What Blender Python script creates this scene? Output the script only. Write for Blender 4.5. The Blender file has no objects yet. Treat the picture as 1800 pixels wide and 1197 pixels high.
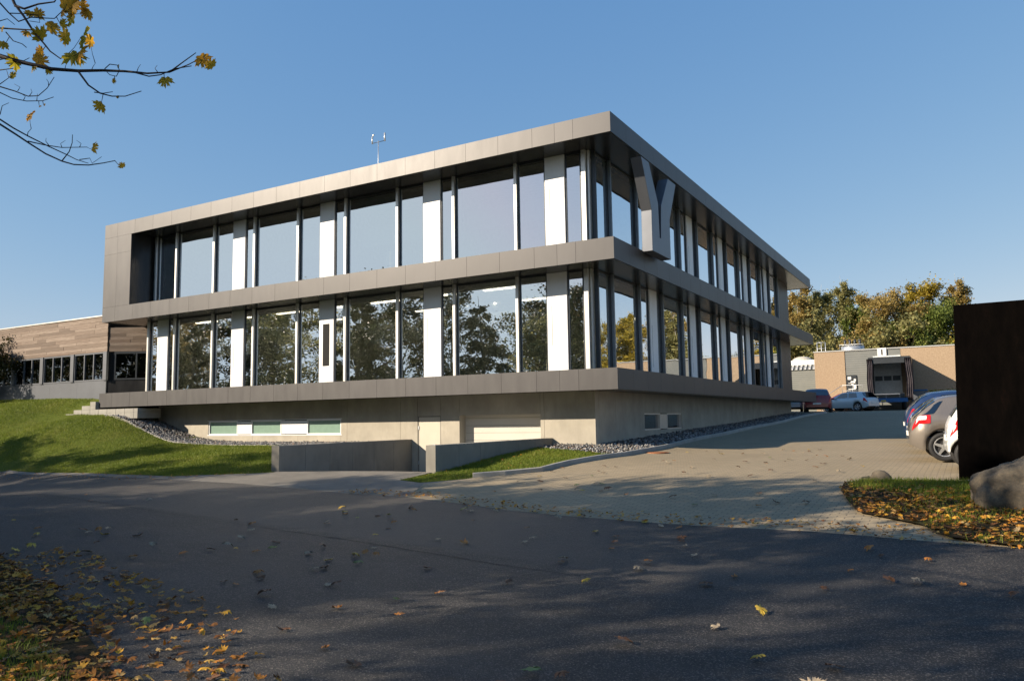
import bpy, bmesh, math, random
import numpy as np
from mathutils import Vector, Matrix
from mathutils.geometry import delaunay_2d_cdt
random.seed(7); rng = np.random.default_rng(7)
S = bpy.context.scene; C = S.collection
# ------------------------------------------------------------------ camera
CAM = np.array([8.5267, -20.6536, 1.6]); YAW, PITCH, ROLL, FPX = 0.5255, 0.1008, -0.0161, 1370.0
def cam_axes():
    f = np.array([-math.sin(YAW)*math.cos(PITCH), math.cos(YAW)*math.cos(PITCH), math.sin(PITCH)])
    r = np.array([math.cos(YAW), math.sin(YAW), 0]); u = np.cross(r, f)
    return f, math.cos(ROLL)*r+math.sin(ROLL)*u, -math.sin(ROLL)*r+math.cos(ROLL)*u
FW, RT, UP = cam_axes()
cd = bpy.data.cameras.new('camera'); cam = bpy.data.objects.new('camera', cd); C.objects.link(cam)
cd.sensor_width = 36; cd.lens = FPX/1800*36; cd.clip_end = 2000; cd.clip_start = .05
m = Matrix.Identity(4)
for i in range(3): m[i][0] = RT[i]; m[i][1] = UP[i]; m[i][2] = -FW[i]; m[i][3] = CAM[i]
cam.matrix_world = m; S.camera = cam
# ------------------------------------------------------------------ light
KX, KY = 1.50, 1.55                     # ground run of a shadow per metre of height
EL = math.atan(1/math.hypot(KX, KY))
w = bpy.data.worlds.new('World'); S.world = w; w.use_nodes = True
nt = w.node_tree; nt.nodes.clear()
sky = nt.nodes.new('ShaderNodeTexSky'); sky.sky_type = 'NISHITA'; sky.sun_disc = False
sky.sun_elevation = EL; sky.sun_rotation = math.atan2(-KX, -KY)
sky.air_density = 1.0; sky.dust_density = .25; sky.ozone_density = 2.6; sky.altitude = 0
bg = nt.nodes.new('ShaderNodeBackground'); bg.inputs[1].default_value = .10
wo = nt.nodes.new('ShaderNodeOutputWorld')
sep = nt.nodes.new('ShaderNodeSeparateColor'); cmb = nt.nodes.new('ShaderNodeCombineColor'); nt.links.new(sky.outputs[0], sep.inputs[0])
for k_, (ga, gm) in enumerate(((.83, .86), (1.27, .56), (2.264, .30))):       # an even, clear autumn blue
    p_ = nt.nodes.new('ShaderNodeMath'); p_.operation = 'POWER'; p_.inputs[1].default_value = gm; q_ = nt.nodes.new('ShaderNodeMath'); q_.operation = 'MULTIPLY'; q_.inputs[1].default_value = ga
    c_ = nt.nodes.new('ShaderNodeMath'); c_.operation = 'MINIMUM'; c_.inputs[1].default_value = (5.5, 8.5, 14)[k_]; nt.links.new(sep.outputs[k_], c_.inputs[0]); nt.links.new(c_.outputs[0], p_.inputs[0]); nt.links.new(p_.outputs[0], q_.inputs[0]); nt.links.new(q_.outputs[0], cmb.inputs[k_])
nt.links.new(cmb.outputs[0], bg.inputs[0]); nt.links.new(bg.outputs[0], wo.inputs[0])
ld = bpy.data.lights.new('sun', 'SUN'); ld.energy = 5.0; ld.angle = math.radians(.53); ld.color = (1, .85, .66)
sun = bpy.data.objects.new('sun', ld); C.objects.link(sun)
sun.rotation_euler = Vector((KX, KY, -1)).to_track_quat('-Z', 'Y').to_euler()
S.view_settings.view_transform = 'Standard'; S.view_settings.look = 'None'
S.view_settings.exposure = 0.9; S.view_settings.gamma = 1
S.cycles.max_bounces = 8; S.cycles.transparent_max_bounces = 12; S.cycles.glossy_bounces = 4
# ------------------------------------------------------------------ helpers
def ray(px, py): return FW + RT*((px-900)/FPX) + UP*((598.5-py)/FPX)
def lin(c): return tuple(x if len(c) == 4 and i == 3 else x for i, x in enumerate(c))
def newmat(name):
    m = bpy.data.materials.new(name); m.use_nodes = True; n = m.node_tree; n.nodes.clear()
    o = n.nodes.new('ShaderNodeOutputMaterial'); b = n.nodes.new('ShaderNodeBsdfPrincipled')
    n.links.new(b.outputs[0], o.inputs[0]); return m, n, b, o
def N(n, t, **k):
    x = n.nodes.new(t)
    for a, v in k.items():
        if a.startswith('i_'): x.inputs[a[2:].replace('_', ' ')].default_value = v
        else: setattr(x, a, v)
    return x
def ramp(n, fac, stops):
    r = n.nodes.new('ShaderNodeValToRGB'); e = r.color_ramp.elements
    e[0].position, e[0].color = stops[0][0], (*stops[0][1], 1); e[1].position, e[1].color = stops[-1][0], (*stops[-1][1], 1)
    for p, c in stops[1:-1]:
        q = e.new(p); q.color = (*c, 1)
    n.links.new(fac, r.inputs[0]); return r.outputs[0]
def coords(n, scale=(1, 1, 1), rot=(0, 0, 0)):
    g = N(n, 'ShaderNodeNewGeometry'); mp = N(n, 'ShaderNodeMapping'); mp.inputs['Scale'].default_value = scale; mp.inputs['Rotation'].default_value = rot
    n.links.new(g.outputs['Position'], mp.inputs[0]); return mp.outputs[0]
def noise(n, vec, scale, detail=4, rough=.6):
    x = N(n, 'ShaderNodeTexNoise'); x.inputs['Scale'].default_value = scale; x.inputs['Detail'].default_value = detail; x.inputs['Roughness'].default_value = rough
    n.links.new(vec, x.inputs['Vector']); return x.outputs['Fac']
def mixc(n, fac, a, b, mode='MIX'):
    x = N(n, 'ShaderNodeMix', data_type='RGBA', blend_type=mode)
    for s, v in ((0, fac), (6, a), (7, b)):
        if isinstance(v, (int, float)): x.inputs[s].default_value = v
        elif isinstance(v, tuple): x.inputs[s].default_value = (*v, 1)
        else: n.links.new(v, x.inputs[s])
    return x.outputs[2]
def bump(n, b, h, strength=.3, dist=.01):
    x = N(n, 'ShaderNodeBump'); x.inputs['Strength'].default_value = strength; x.inputs['Distance'].default_value = dist
    n.links.new(h, x.inputs['Height']); n.links.new(x.outputs[0], b.inputs['Normal'])
def simple(name, col, rough=.6, metal=0, var=.12, scale=6, spec=.5):
    m, n, b, o = newmat(name); v = coords(n); f = noise(n, v, scale)
    c2 = tuple(x*(1-var) for x in col); c1 = tuple(min(1, x*(1+var)) for x in col)
    n.links.new(ramp(n, f, [(.3, c2), (.7, c1)]), b.inputs['Base Color'])
    b.inputs['Roughness'].default_value = rough; b.inputs['Metallic'].default_value = metal
    b.inputs['Specular IOR Level'].default_value = spec; return m
M = {}
def mat_fascia(name, col, rough, metal):
    m, n, b, o = newmat(name); g = N(n, 'ShaderNodeNewGeometry')
    c = ramp(n, g.outputs['Random Per Island'], [(0, tuple(x*.9 for x in col)), (1, tuple(x*1.1 for x in col))])
    v = coords(n, (1, 1, .25)); f = noise(n, v, 3)
    n.links.new(mixc(n, f, c, mixc(n, .5, c, (.1, .1, .1))), b.inputs['Base Color'])
    b.inputs['Metallic'].default_value = metal
    r = N(n, 'ShaderNodeMapRange'); r.inputs[3].default_value = rough-.05; r.inputs[4].default_value = rough+.07
    n.links.new(f, r.inputs[0]); n.links.new(r.outputs[0], b.inputs['Roughness'])
    bump(n, b, noise(n, coords(n), .8, 1), .12, .03); return m
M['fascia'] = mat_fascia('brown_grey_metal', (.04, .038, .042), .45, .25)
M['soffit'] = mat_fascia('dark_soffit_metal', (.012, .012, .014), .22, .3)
M['gap'] = simple('joint_black', (.008, .008, .008), .9)
M['white'] = simple('white_coated_panel', (.74, .75, .76), .45, 0, .03, 2)
M['alu'] = simple('satin_aluminium', (.62, .61, .58), .38, .6, .05)
M['midalu'] = simple('grey_blue_frame_metal', (.16, .18, .2), .4, .5); M['dkalu'] = simple('dark_frame_metal', (.045, .052, .06), .4, .4)
M['steel'] = simple('galvanised_steel', (.45, .47, .49), .45, .7)
M['letter'] = simple('grey_blue_metal', (.13, .14, .16), .42, .6, .06, 2)
def mat_concrete(name, col, dark=.6):
    m, n, b, o = newmat(name); v = coords(n); v2 = coords(n, (1.1, 1.1, .3))
    f1 = noise(n, v, 1.3, 6); f2 = noise(n, v2, 2.6, 5); f3 = noise(n, v, 60, 3)
    c = ramp(n, f1, [(.3, tuple(x*.82 for x in col)), (.7, tuple(x*1.12 for x in col))])
    c = mixc(n, ramp(n, f2, [(.5, (0, 0, 0)), (.85, (.7, .7, .7))]), c, tuple(x*dark for x in col))
    c = mixc(n, ramp(n, f3, [(.3, (.25, .25, .25)), (.5, (0, 0, 0))]), c, tuple(x*.6 for x in col))
    n.links.new(c, b.inputs['Base Color']); b.inputs['Roughness'].default_value = .85
    bump(n, b, f3, .3, .006); return m
M['concrete'] = mat_concrete('cast_concrete', (.39, .36, .30), .7)
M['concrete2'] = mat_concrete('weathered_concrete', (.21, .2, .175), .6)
M['kerb'] = mat_concrete('kerb_concrete', (.3, .29, .26))
def mat_asphalt(name, col, spk, relaid_lit=None):
    m, n, b, o = newmat(name); v = coords(n)
    vo = N(n, 'ShaderNodeTexVoronoi'); vo.inputs['Scale'].default_value = 115; n.links.new(v, vo.inputs['Vector'])
    big = noise(n, v, .5, 4); f = noise(n, v, 160, 2)
    v3 = coords(n, (.35, 2.2, 1), (0, 0, .16)); st_ = noise(n, v3, 1.1, 5, .6); c = ramp(n, big, [(.3, tuple(x*.68 for x in col)), (.7, tuple(x*1.3 for x in col))])
    c = mixc(n, ramp(n, st_, [(.45, (0, 0, 0)), (.7, (.6, .6, .6))]), c, tuple(x*1.6 for x in col))
    sp = N(n, 'ShaderNodeSeparateColor'); n.links.new(vo.outputs['Color'], sp.inputs[0])
    c = mixc(n, ramp(n, sp.outputs[0], [(.74, (0, 0, 0)), (1, (.6, .6, .6))]), c, spk)
    c = mixc(n, ramp(n, sp.outputs[1], [(.0, (.6, .6, .6)), (.35, (0, 0, 0))]), c, tuple(x*.4 for x in col))
    crack = noise(n, v, 4, 8, .7); c = mixc(n, ramp(n, crack, [(.35, (.35, .35, .35)), (.45, (0, 0, 0))]), c, tuple(x*.7 for x in col))
    if relaid_lit:
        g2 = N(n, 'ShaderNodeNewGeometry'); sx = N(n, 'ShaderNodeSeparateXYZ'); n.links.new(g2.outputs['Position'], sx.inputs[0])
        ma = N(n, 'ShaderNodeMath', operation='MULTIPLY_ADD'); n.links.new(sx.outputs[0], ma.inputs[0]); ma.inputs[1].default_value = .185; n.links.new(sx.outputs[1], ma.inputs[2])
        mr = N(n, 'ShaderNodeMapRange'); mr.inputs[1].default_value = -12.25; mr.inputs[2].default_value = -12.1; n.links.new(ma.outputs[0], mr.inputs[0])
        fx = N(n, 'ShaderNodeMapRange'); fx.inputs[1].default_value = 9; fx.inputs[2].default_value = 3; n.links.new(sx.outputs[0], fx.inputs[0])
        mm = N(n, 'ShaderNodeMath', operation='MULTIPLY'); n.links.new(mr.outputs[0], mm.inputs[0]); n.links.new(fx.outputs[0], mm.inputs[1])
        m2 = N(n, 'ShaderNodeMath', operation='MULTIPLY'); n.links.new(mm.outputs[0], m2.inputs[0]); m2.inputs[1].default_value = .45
        c = mixc(n, m2.outputs[0], c, relaid_lit)  # relaid lane tone, mostly the brighter light there put into the colour
    n.links.new(c, b.inputs['Base Color']); b.inputs['Roughness'].default_value = .7; b.inputs['Specular IOR Level'].default_value = .22
    h = N(n, 'ShaderNodeMath', operation='ADD'); n.links.new(vo.outputs['Distance'], h.inputs[0]); n.links.new(f, h.inputs[1])
    bump(n, b, h.outputs[0], .9, .008); return m
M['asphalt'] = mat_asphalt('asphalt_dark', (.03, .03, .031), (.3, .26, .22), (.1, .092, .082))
M['asphalt2'] = mat_asphalt('asphalt_relaid_lit', (.04, .038, .036), (.25, .22, .19))
def mat_paver(name, sx, sy, cols, rot=0, mortar=(.14, .12, .09), msize=.008):
    m, n, b, o = newmat(name); v = coords(n, (1, 1, 1), (0, 0, rot))
    br = N(n, 'ShaderNodeTexBrick'); n.links.new(v, br.inputs['Vector'])
    br.inputs['Color1'].default_value = (*cols[0], 1); br.inputs['Color2'].default_value = (*cols[1], 1); br.inputs['Mortar'].default_value = (*mortar, 1)
    br.inputs['Scale'].default_value = 1; br.inputs['Mortar Size'].default_value = msize; br.inputs['Mortar Smooth'].default_value = .3
    br.inputs['Brick Width'].default_value = sx; br.inputs['Row Height'].default_value = sy; br.inputs['Bias'].default_value = 0
    big = noise(n, v, .45, 5); sm = noise(n, v, 45, 3)
    c = mixc(n, ramp(n, big, [(.35, (0, 0, 0)), (.7, (.55, .55, .55))]), br.outputs['Color'], tuple(x*.75 for x in cols[1]))
    c = mixc(n, ramp(n, sm, [(.3, (.3, .3, .3)), (.55, (0, 0, 0))]), c, tuple(x*.5 for x in cols[0]))
    n.links.new(c, b.inputs['Base Color']); b.inputs['Roughness'].default_value = .85; b.inputs['Specular IOR Level'].default_value = .2
    h = N(n, 'ShaderNodeMath', operation='MULTIPLY_ADD'); n.links.new(br.outputs['Fac'], h.inputs[0]); h.inputs[1].default_value = -1.2; n.links.new(sm, h.inputs[2])
    bump(n, b, h.outputs[0], .6, .01); return m
M['paver'] = mat_paver('herring_pavers', .21, .105, ((.37, .3, .2), (.3, .245, .163)), .0)
M['slabs'] = mat_paver('path_slabs', .4, .2, ((.21, .195, .17), (.17, .158, .138)), .1)
def mat_ground(name, cols, scale=1.0):
    m, n, b, o = newmat(name); v = coords(n)
    f1 = noise(n, v, .55*scale, 5); f2 = noise(n, v, 14*scale, 5, .75); f3 = noise(n, v, 90, 2)
    c = ramp(n, f1, [(.3, cols[0]), (.5, cols[1]), (.72, cols[2])])
    c = mixc(n, ramp(n, f2, [(.35, (.7, .7, .7)), (.6, (0, 0, 0))]), c, tuple(x*.45 for x in cols[0]))
    n.links.new(c, b.inputs['Base Color']); b.inputs['Roughness'].default_value = .95; b.inputs['Specular IOR Level'].default_value = .1
    bump(n, b, f3, 1, .03); return m
M['lawn'] = mat_ground('lawn_soil', ((.09, .12, .018), (.12, .155, .022), (.16, .17, .035)))
M['soil'] = mat_ground('soil', ((.05, .036, .02), (.07, .05, .026), (.06, .06, .02)), 3)
def mat_attr(name, stops, rough=.6, transl=0, spec=.3, attr='rnd', bumpy=None):
    m, n, b, o = newmat(name); a = N(n, 'ShaderNodeAttribute', attribute_name=attr)
    v = coords(n); f = noise(n, v, 30, 2)
    c = ramp(n, a.outputs['Fac'], stops); c = mixc(n, ramp(n, f, [(.35, (.4, .4, .4)), (.65, (0, 0, 0))]), c, tuple(x*.5 for x in stops[0][1]))
    n.links.new(c, b.inputs['Base Color']); b.inputs['Roughness'].default_value = rough; b.inputs['Specular IOR Level'].default_value = spec
    if transl:
        t = N(n, 'ShaderNodeBsdfTranslucent'); n.links.new(c, t.inputs[0]); x = N(n, 'ShaderNodeMixShader'); x.inputs[0].default_value = transl
        n.links.new(b.outputs[0], x.inputs[1]); n.links.new(t.outputs[0], x.inputs[2]); n.links.new(x.outputs[0], o.inputs[0])
    return m
M['blade'] = mat_attr('grass_blades', [(0, (.1, .15, .016)), (.5, (.2, .25, .026)), (.85, (.28, .29, .045)), (1, (.36, .29, .11))], .6, .35)
M['litter'] = mat_attr('leaf_litter', [(0, (.12, .05, .02)), (.25, (.28, .12, .03)), (.5, (.58, .24, .035)), (.8, (.75, .42, .045)), (1, (.42, .32, .18))], .6, .2)
M['gravel'] = mat_attr('gravel_stones', [(0, (.07, .07, .075)), (.5, (.2, .2, .2)), (.85, (.42, .41, .39)), (1, (.25, .15, .1))], .8)
LEAFC = {'green': [(0, (.09, .13, .03)), (.6, (.16, .21, .045)), (1, (.28, .29, .06))],
         'yellow': [(0, (.15, .14, .02)), (.5, (.34, .26, .03)), (1, (.52, .37, .05))],
         'orange': [(0, (.19, .14, .05)), (.5, (.36, .26, .08)), (1, (.5, .38, .12))],
         'olive': [(0, (.15, .16, .07)), (.5, (.27, .26, .1)), (1, (.42, .36, .13))],
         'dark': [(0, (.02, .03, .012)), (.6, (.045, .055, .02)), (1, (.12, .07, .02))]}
for k, v in LEAFC.items(): M['leaf_'+k] = mat_attr('foliage_'+k, v, .6, .35)
M['bark'] = mat_concrete('bark', (.07, .055, .042)); M['birch'] = mat_concrete('birch_bark', (.4, .38, .34), .3)
M['twig'] = simple('twig_bark', (.03, .022, .02), .8)
M['mleaf'] = mat_attr('maple_leaf', [(0, (.42, .36, .03)), (.5, (.62, .38, .03)), (1, (.68, .32, .04))], .55, .6)
def mat_glass(name, refl, tint, wav=.02):
    m, n, b, o = newmat(name); n.nodes.remove(b)
    g = N(n, 'ShaderNodeBsdfGlossy'); g.inputs['Roughness'].default_value = 0; g.inputs['Color'].default_value = (.93, .96, 1, 1)
    t = N(n, 'ShaderNodeBsdfTransparent'); t.inputs[0].default_value = (*tint, 1)
    fr = N(n, 'ShaderNodeFresnel'); fr.inputs[0].default_value = 1.5
    a = N(n, 'ShaderNodeMath', operation='MULTIPLY_ADD', use_clamp=True); n.links.new(fr.outputs[0], a.inputs[0]); a.inputs[1].default_value = .9; a.inputs[2].default_value = refl
    x = N(n, 'ShaderNodeMixShader'); n.links.new(a.outputs[0], x.inputs[0]); n.links.new(t.outputs[0], x.inputs[1]); n.links.new(g.outputs[0], x.inputs[2]); n.links.new(x.outputs[0], o.inputs[0])
    bp = N(n, 'ShaderNodeBump'); bp.inputs['Strength'].default_value = wav; bp.inputs['Distance'].default_value = .02
    n.links.new(noise(n, coords(n), 1.1, 1), bp.inputs['Height']); n.links.new(bp.outputs[0], g.inputs['Normal']); return m
M['glass'] = mat_glass('coated_glass', .66, (.95, 1, .93), .12); M['carglass'] = mat_glass('car_glass', .12, (.12, .14, .15), 0)
M['oldglass'] = mat_glass('old_window_glass', .2, (.35, .35, .33), .15)
M['frost'] = simple('frosted_green_glass', (.2, .3, .25), .12, 0, .06)
# ---- geometry
def obj(name, me, mat, parent=None, label=None, cat=None, group=None, kind=None):
    if isinstance(me, bmesh.types.BMesh):
        b = me; me = bpy.data.meshes.new(name); b.to_mesh(me); b.free()
    o = bpy.data.objects.new(name, me); C.objects.link(o)
    for x in (mat if isinstance(mat, (list, tuple)) else [mat]):
        if x is not None: me.materials.append(M[x] if isinstance(x, str) else x)
    if parent is not None: o.parent = parent
    tag(o, label, cat, group, kind); return o
def tag(o, label=None, cat=None, group=None, kind=None):
    for k, v in (('label', label), ('category', cat), ('group', group), ('kind', kind)):
        if v: o[k] = v
    return o
def empty(name, label=None, cat=None, loc=(0, 0, 0), rz=0, group=None):
    o = bpy.data.objects.new(name, None); C.objects.link(o); o.location = loc; o.rotation_euler = (0, 0, rz); o.empty_display_size = .2
    return tag(o, label, cat, group)
def kids(o): return [c for c in bpy.data.objects if c.parent == o]
def copy_tree(o, parent=None):
    c = o.copy(); C.objects.link(c); c.parent = parent
    for ch in kids(o): copy_tree(ch, c)
    return c
def box(b, x0, x1, y0, y1, z0, z1, mi=0):
    vs = [b.verts.new((x, y, z)) for z in (z0, z1) for y in (y0, y1) for x in (x0, x1)]
    for f in ((0, 2, 3, 1), (4, 5, 7, 6), (0, 1, 5, 4), (2, 6, 7, 3), (0, 4, 6, 2), (1, 3, 7, 5)):
        fc = b.faces.new([vs[i] for i in f]); fc.material_index = mi
def B(*bs):
    b = bmesh.new()
    for x in bs: box(b, *x)
    return b
def bevel(b, w=.01, seg=2):
    bmesh.ops.bevel(b, geom=[e for e in b.edges], offset=w, segments=seg, affect='EDGES', profile=.7); return b
def prism(b, pts, axis, a0, a1, mi=0):
    def P(p, a): return {'x': (a, p[0], p[1]), 'y': (p[0], a, p[1]), 'z': (p[0], p[1], a)}[axis]
    v0 = [b.verts.new(P(p, a0)) for p in pts]; v1 = [b.verts.new(P(p, a1)) for p in pts]; n = len(pts)
    fs = [b.faces.new(v0[::-1]), b.faces.new(v1)] + [b.faces.new((v0[i], v0[(i+1) % n], v1[(i+1) % n], v1[i])) for i in range(n)]
    for f in fs: f.material_index = mi
    bmesh.ops.recalc_face_normals(b, faces=fs)
def tube(b, pts, rads, n=8, mi=0, cap=True):
    pts = [Vector(p) for p in pts]; rings = []
    if isinstance(rads, (int, float)): rads = [rads]*len(pts)
    a = None
    for i, p in enumerate(pts):
        d = (pts[min(i+1, len(pts)-1)]-pts[max(i-1, 0)]).normalized()
        if a is None: a = d.orthogonal().normalized()
        a = (a-d*a.dot(d)).normalized(); c = d.cross(a)
        rings.append([b.verts.new(p+(a*math.cos(t)+c*math.sin(t))*rads[i]) for t in [2*math.pi*k/n for k in range(n)]])
    for r0, r1 in zip(rings, rings[1:]):
        for k in range(n):
            f = b.faces.new((r0[k], r0[(k+1) % n], r1[(k+1) % n], r1[k])); f.smooth = True; f.material_index = mi
    if cap: b.faces.new(rings[0][::-1]).material_index = mi; b.faces.new(rings[-1]).material_index = mi
def npmesh(name, verts, faces, k, attr=None, smooth=False):
    me = bpy.data.meshes.new(name); nv, nf = len(verts), len(faces)
    me.vertices.add(nv); me.vertices.foreach_set('co', np.asarray(verts, np.float32).ravel())
    me.loops.add(nf*k); me.loops.foreach_set('vertex_index', np.asarray(faces, np.int32).ravel())
    me.polygons.add(nf); me.polygons.foreach_set('loop_start', np.arange(0, nf*k, k, dtype=np.int32)); me.polygons.foreach_set('loop_total', np.full(nf, k, np.int32))
    if smooth: me.polygons.foreach_set('use_smooth', np.ones(nf, bool))
    if attr is not None:
        at = me.attributes.new('rnd', 'FLOAT', 'POINT'); at.data.foreach_set('value', np.asarray(attr, np.float32))
    me.update(calc_edges=True); return me
# ------------------------------------------------------------------ terrain height (thin plate spline through surveyed points)
CP = np.array([
 (8.5,-20.6,0),(20,-20,.05),(-5,-20,0),(-20,-20,0),(-40,-20,0),(-60,-22,0),(2,-16,0),(12,-14,.05),(20,-12,.2),(-12,-12,0),(-30,-12,0),
 (-30,-5.6,.0),(-22.5,-5,.02),(-14,-6,.06),(-8,-6.8,.12),(-3,-8,.12),(.6,-8.7,.12),(5,-9.9,.14),(9,-10.2,.16),(15,-10.4,.3),
 (-9,-4.8,.24),(-9,-2,.58),(-9,1,.84),(-12,1,.84),(-14,1,.84),(-18,1,.88),(-19.5,1,1.03),(-21,1,1.45),(-22.5,1,1.88),(-24,1,2.3),(-26.8,-.1,2.12),(-24.5,-.1,2.08),(-22.5,-.15,1.98),(-21.2,-.1,1.6),(-26.5,1.2,2.93),(-31,1.2,2.97),(-38,1.2,3.0),(-50,1,3),
 (-30,-1.8,2.15),(-24.5,-1.8,1.75),(-38,-2,2.1),(-21,-1.5,1.2),(-18,-1.5,.8),(-13,-2,.72),(-45,-6,.0),
 (-2.8,-5,.32),(-2,-5.8,.24),(-2.6,-2,.6),(-2.4,.8,.76),(-1.2,1.3,.77),(-1.2,4,.85),(-1.2,10,1.04),(-1.2,21.7,1.37),(-1.2,32,1.68),
 (-.1,-4.3,.36),(.3,-2,.5),(.8,.5,.57),(.8,2.3,.62),(.8,9.3,.86),(.8,20,1.2),(.8,32,1.6),
 (4,-5,.42),(4,0,.54),(4,4,.63),(4,10,.78),(8,10,.8),(8,20,1.15),(8,32,1.58),(8,-1.3,.49),(8.5,-3.5,.47),(8.4,-6,.42),(8.4,-7.5,.38),(8.8,-9.3,.25),(14,-5,.5),(14,10,.9),(14,25,1.35),
 (-3,42,1.8),(5,45,1.8),(20,45,1.8),(5,50,1.82),(40,40,1.8),(40,10,1.2),(40,-10,.6),(-4,60,1.9),(-30,30,3),(-30,60,3),(-60,30,3.2),
 (-150,-100,0),(0,-100,0),(150,-100,.5),(-150,0,2),(150,0,1.5),(-150,150,3),(0,150,2.5),(150,150,2.5),(-60,-60,0),(60,-60,.2),(0,-45,0)], float)
def _phi(r2): return .5*r2*np.log(np.maximum(r2, 1e-9))
_n = len(CP); _K = _phi(((CP[:, None, :2]-CP[None, :, :2])**2).sum(-1)) + np.eye(_n)*.05
_A = np.zeros((_n+3, _n+3)); _A[:_n, :_n] = _K; _A[:_n, _n] = 1; _A[:_n, _n+1:] = CP[:, :2]; _A[_n, :_n] = 1; _A[_n+1:, :_n] = CP[:, :2].T
_W = np.linalg.solve(_A, np.concatenate([CP[:, 2], [0, 0, 0]]))
def H(x, y):
    x = np.clip(np.atleast_1d(np.asarray(x, float)), -160, 160); y = np.clip(np.atleast_1d(np.asarray(y, float)), -110, 160); out = np.zeros(len(x))
    for i in range(0, len(x), 20000):
        p = np.stack([x[i:i+20000], y[i:i+20000]], 1); d = ((p[:, None]-CP[None, :, :2])**2).sum(-1)
        out[i:i+20000] = _phi(d)@_W[:_n] + _W[_n] + p@_W[_n+1:]
    return out
def h1(x, y): return float(H([x], [y])[0])
def G(px, py, dz=0):                     # ground point seen at a point of the photograph
    d = ray(px, py); t = np.arange(3, 90, .04)/1.0; P = CAM+d[None]*t[:, None]; g = P[:, 2]-H(P[:, 0], P[:, 1])-dz
    i = int(np.argmax(g < 0)); a = g[i-1]/(g[i-1]-g[i]); return P[i-1]+(P[i]-P[i-1])*a
def GP(l, dz=0): return [tuple(G(x, y, dz)[:2]) for x, y in l]
def inside(poly, X, Y):
    r = np.zeros(len(X), bool); n = len(poly)
    for i in range(n):
        x0, y0 = poly[i]; x1, y1 = poly[(i+1) % n]
        if y0 == y1: continue
        c = ((y0 > Y) != (y1 > Y)) & (X < (x1-x0)*(Y-y0)/(y1-y0)+x0); r ^= c
    return r
RAMP = (-8.45, -2.93, -4.85, 1.95)
def on_x(px, py, X): d = ray(px, py); return CAM+d*(X-CAM[0])/d[0]
def on_y(px, py, Y): d = ray(px, py); return CAM+d*(Y-CAM[1])/d[1]
def at_d(px, py, D): return CAM+ray(px, py)*D
def surface(name, poly, step, dz, mat, hole=None, label=None, cat=None, kind='structure', zf=None, group=None):
    dense = []
    for i, p in enumerate(poly):
        q = poly[(i+1) % len(poly)]; L = math.dist(p, q); k = max(1, int(L/max(step, .25)))
        dense += [(p[0]+(q[0]-p[0])*j/k, p[1]+(q[1]-p[1])*j/k) for j in range(k)]
    P = np.array(dense); nb = len(dense); pts = [Vector(p) for p in dense]; ed = [(i, (i+1) % nb) for i in range(nb)]
    if hole:
        hp = []
        for i, p in enumerate(hole):
            q = hole[(i+1) % len(hole)]; L = math.dist(p, q); k = max(1, int(L/.4)); hp += [(p[0]+(q[0]-p[0])*j/k, p[1]+(q[1]-p[1])*j/k) for j in range(k)]
        s = len(pts); pts += [Vector(p) for p in hp]; ed += [(s+i, s+(i+1) % len(hp)) for i in range(len(hp))]
    x0, y0 = P.min(0); x1, y1 = P.max(0)
    def axis(a, b, c0, c1):
        l = [a]
        while l[-1] < b: l.append(l[-1]+(step if c0 <= l[-1] <= c1 else max(step, min(20, .25*max(c0-l[-1], l[-1]-c1)))))
        return l[1:-1] if len(l) > 2 else []
    gx, gy = np.meshgrid(axis(x0, x1, -50, 30), axis(y0, y1, -25, 60)); gx, gy = gx.ravel(), gy.ravel()
    if len(gx):
        k = inside(poly, gx, gy)
        if hole: k &= ~inside(hole, gx, gy)
        pts += [Vector(p) for p in zip(gx[k], gy[k])]
    v, e, f, *_ = delaunay_2d_cdt(pts, ed, [], 0, 1e-5)
    V = np.array([tuple(p) for p in v]); F = np.array([t for t in f if len(t) == 3])
    c = V[F].mean(1); k = inside(poly, c[:, 0], c[:, 1])
    if hole: k &= ~inside(hole, c[:, 0], c[:, 1])
    F = F[k]; z = (H(V[:, 0], V[:, 1]) if zf is None else zf(V[:, 0], V[:, 1]))+dz
    me = npmesh(name, np.column_stack([V, z]), F, 3, smooth=True)
    return obj(name, me, mat, label=label, cat=cat, kind=kind, group=group)
# ------------------------------------------------------------------ ground surfaces
hole = [(RAMP[0], RAMP[2]), (RAMP[1], RAMP[2]), (RAMP[1], RAMP[3]), (RAMP[0], RAMP[3])]
surface('ground', [(-400, -300), (400, -300), (400, 400), (-400, 400)], 1.0, 0, 'lawn', hole)
EDGE = [(0, 828), (200, 838), (400, 848), (600, 866), (723, 874), (820, 886), (900, 897), (1000, 907), (1200, 922), (1433, 934), (1633, 951), (1800, 963)]
E_ = GP(EDGE, .03)
JOINT = GP([(0, 865), (250, 895), (480, 930), (600, 947), (880, 993), (1020, 1012), (1300, 1034)], .03)
NEAR = [(6.2, -19.2), (4.2, -17.7), (1.5, -16.5), (-2, -15.3), (-10, -14.2), (-30, -12.9), (-90, -11)]
surface('road', [(-90, -3)]+[(-30, -4.3)]+E_+[(14, -10.6), (30, -12.5), (90, -20), (90, -27), (30, -25), (12, -25)]+NEAR, .5, .03, 'asphalt')
M['seam'] = simple('bitumen_seam', (.018, .018, .018), .9, 0, .4, 8, .2); SEAM = [(-14, -9.9)]+JOINT[:-1]
surface('road_seam', [(x, y+.006) for x, y in SEAM]+[(x, y-.008-.006*math.sin(x*7)) for x, y in SEAM[::-1]], .5, .0345, 'seam')
L1 = GP([(0, 822), (150, 832), (300, 838), (480, 831)])
KERB = [(-1.35, -5.5), (-.75, -5.05), (-.14, -4.4), (-.05, -3.1), (.25, -1.6), (.49, -.76), (.56, .8), (.6, 2.3), (.6, 12), (.6, 22), (.6, 34)]
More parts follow.
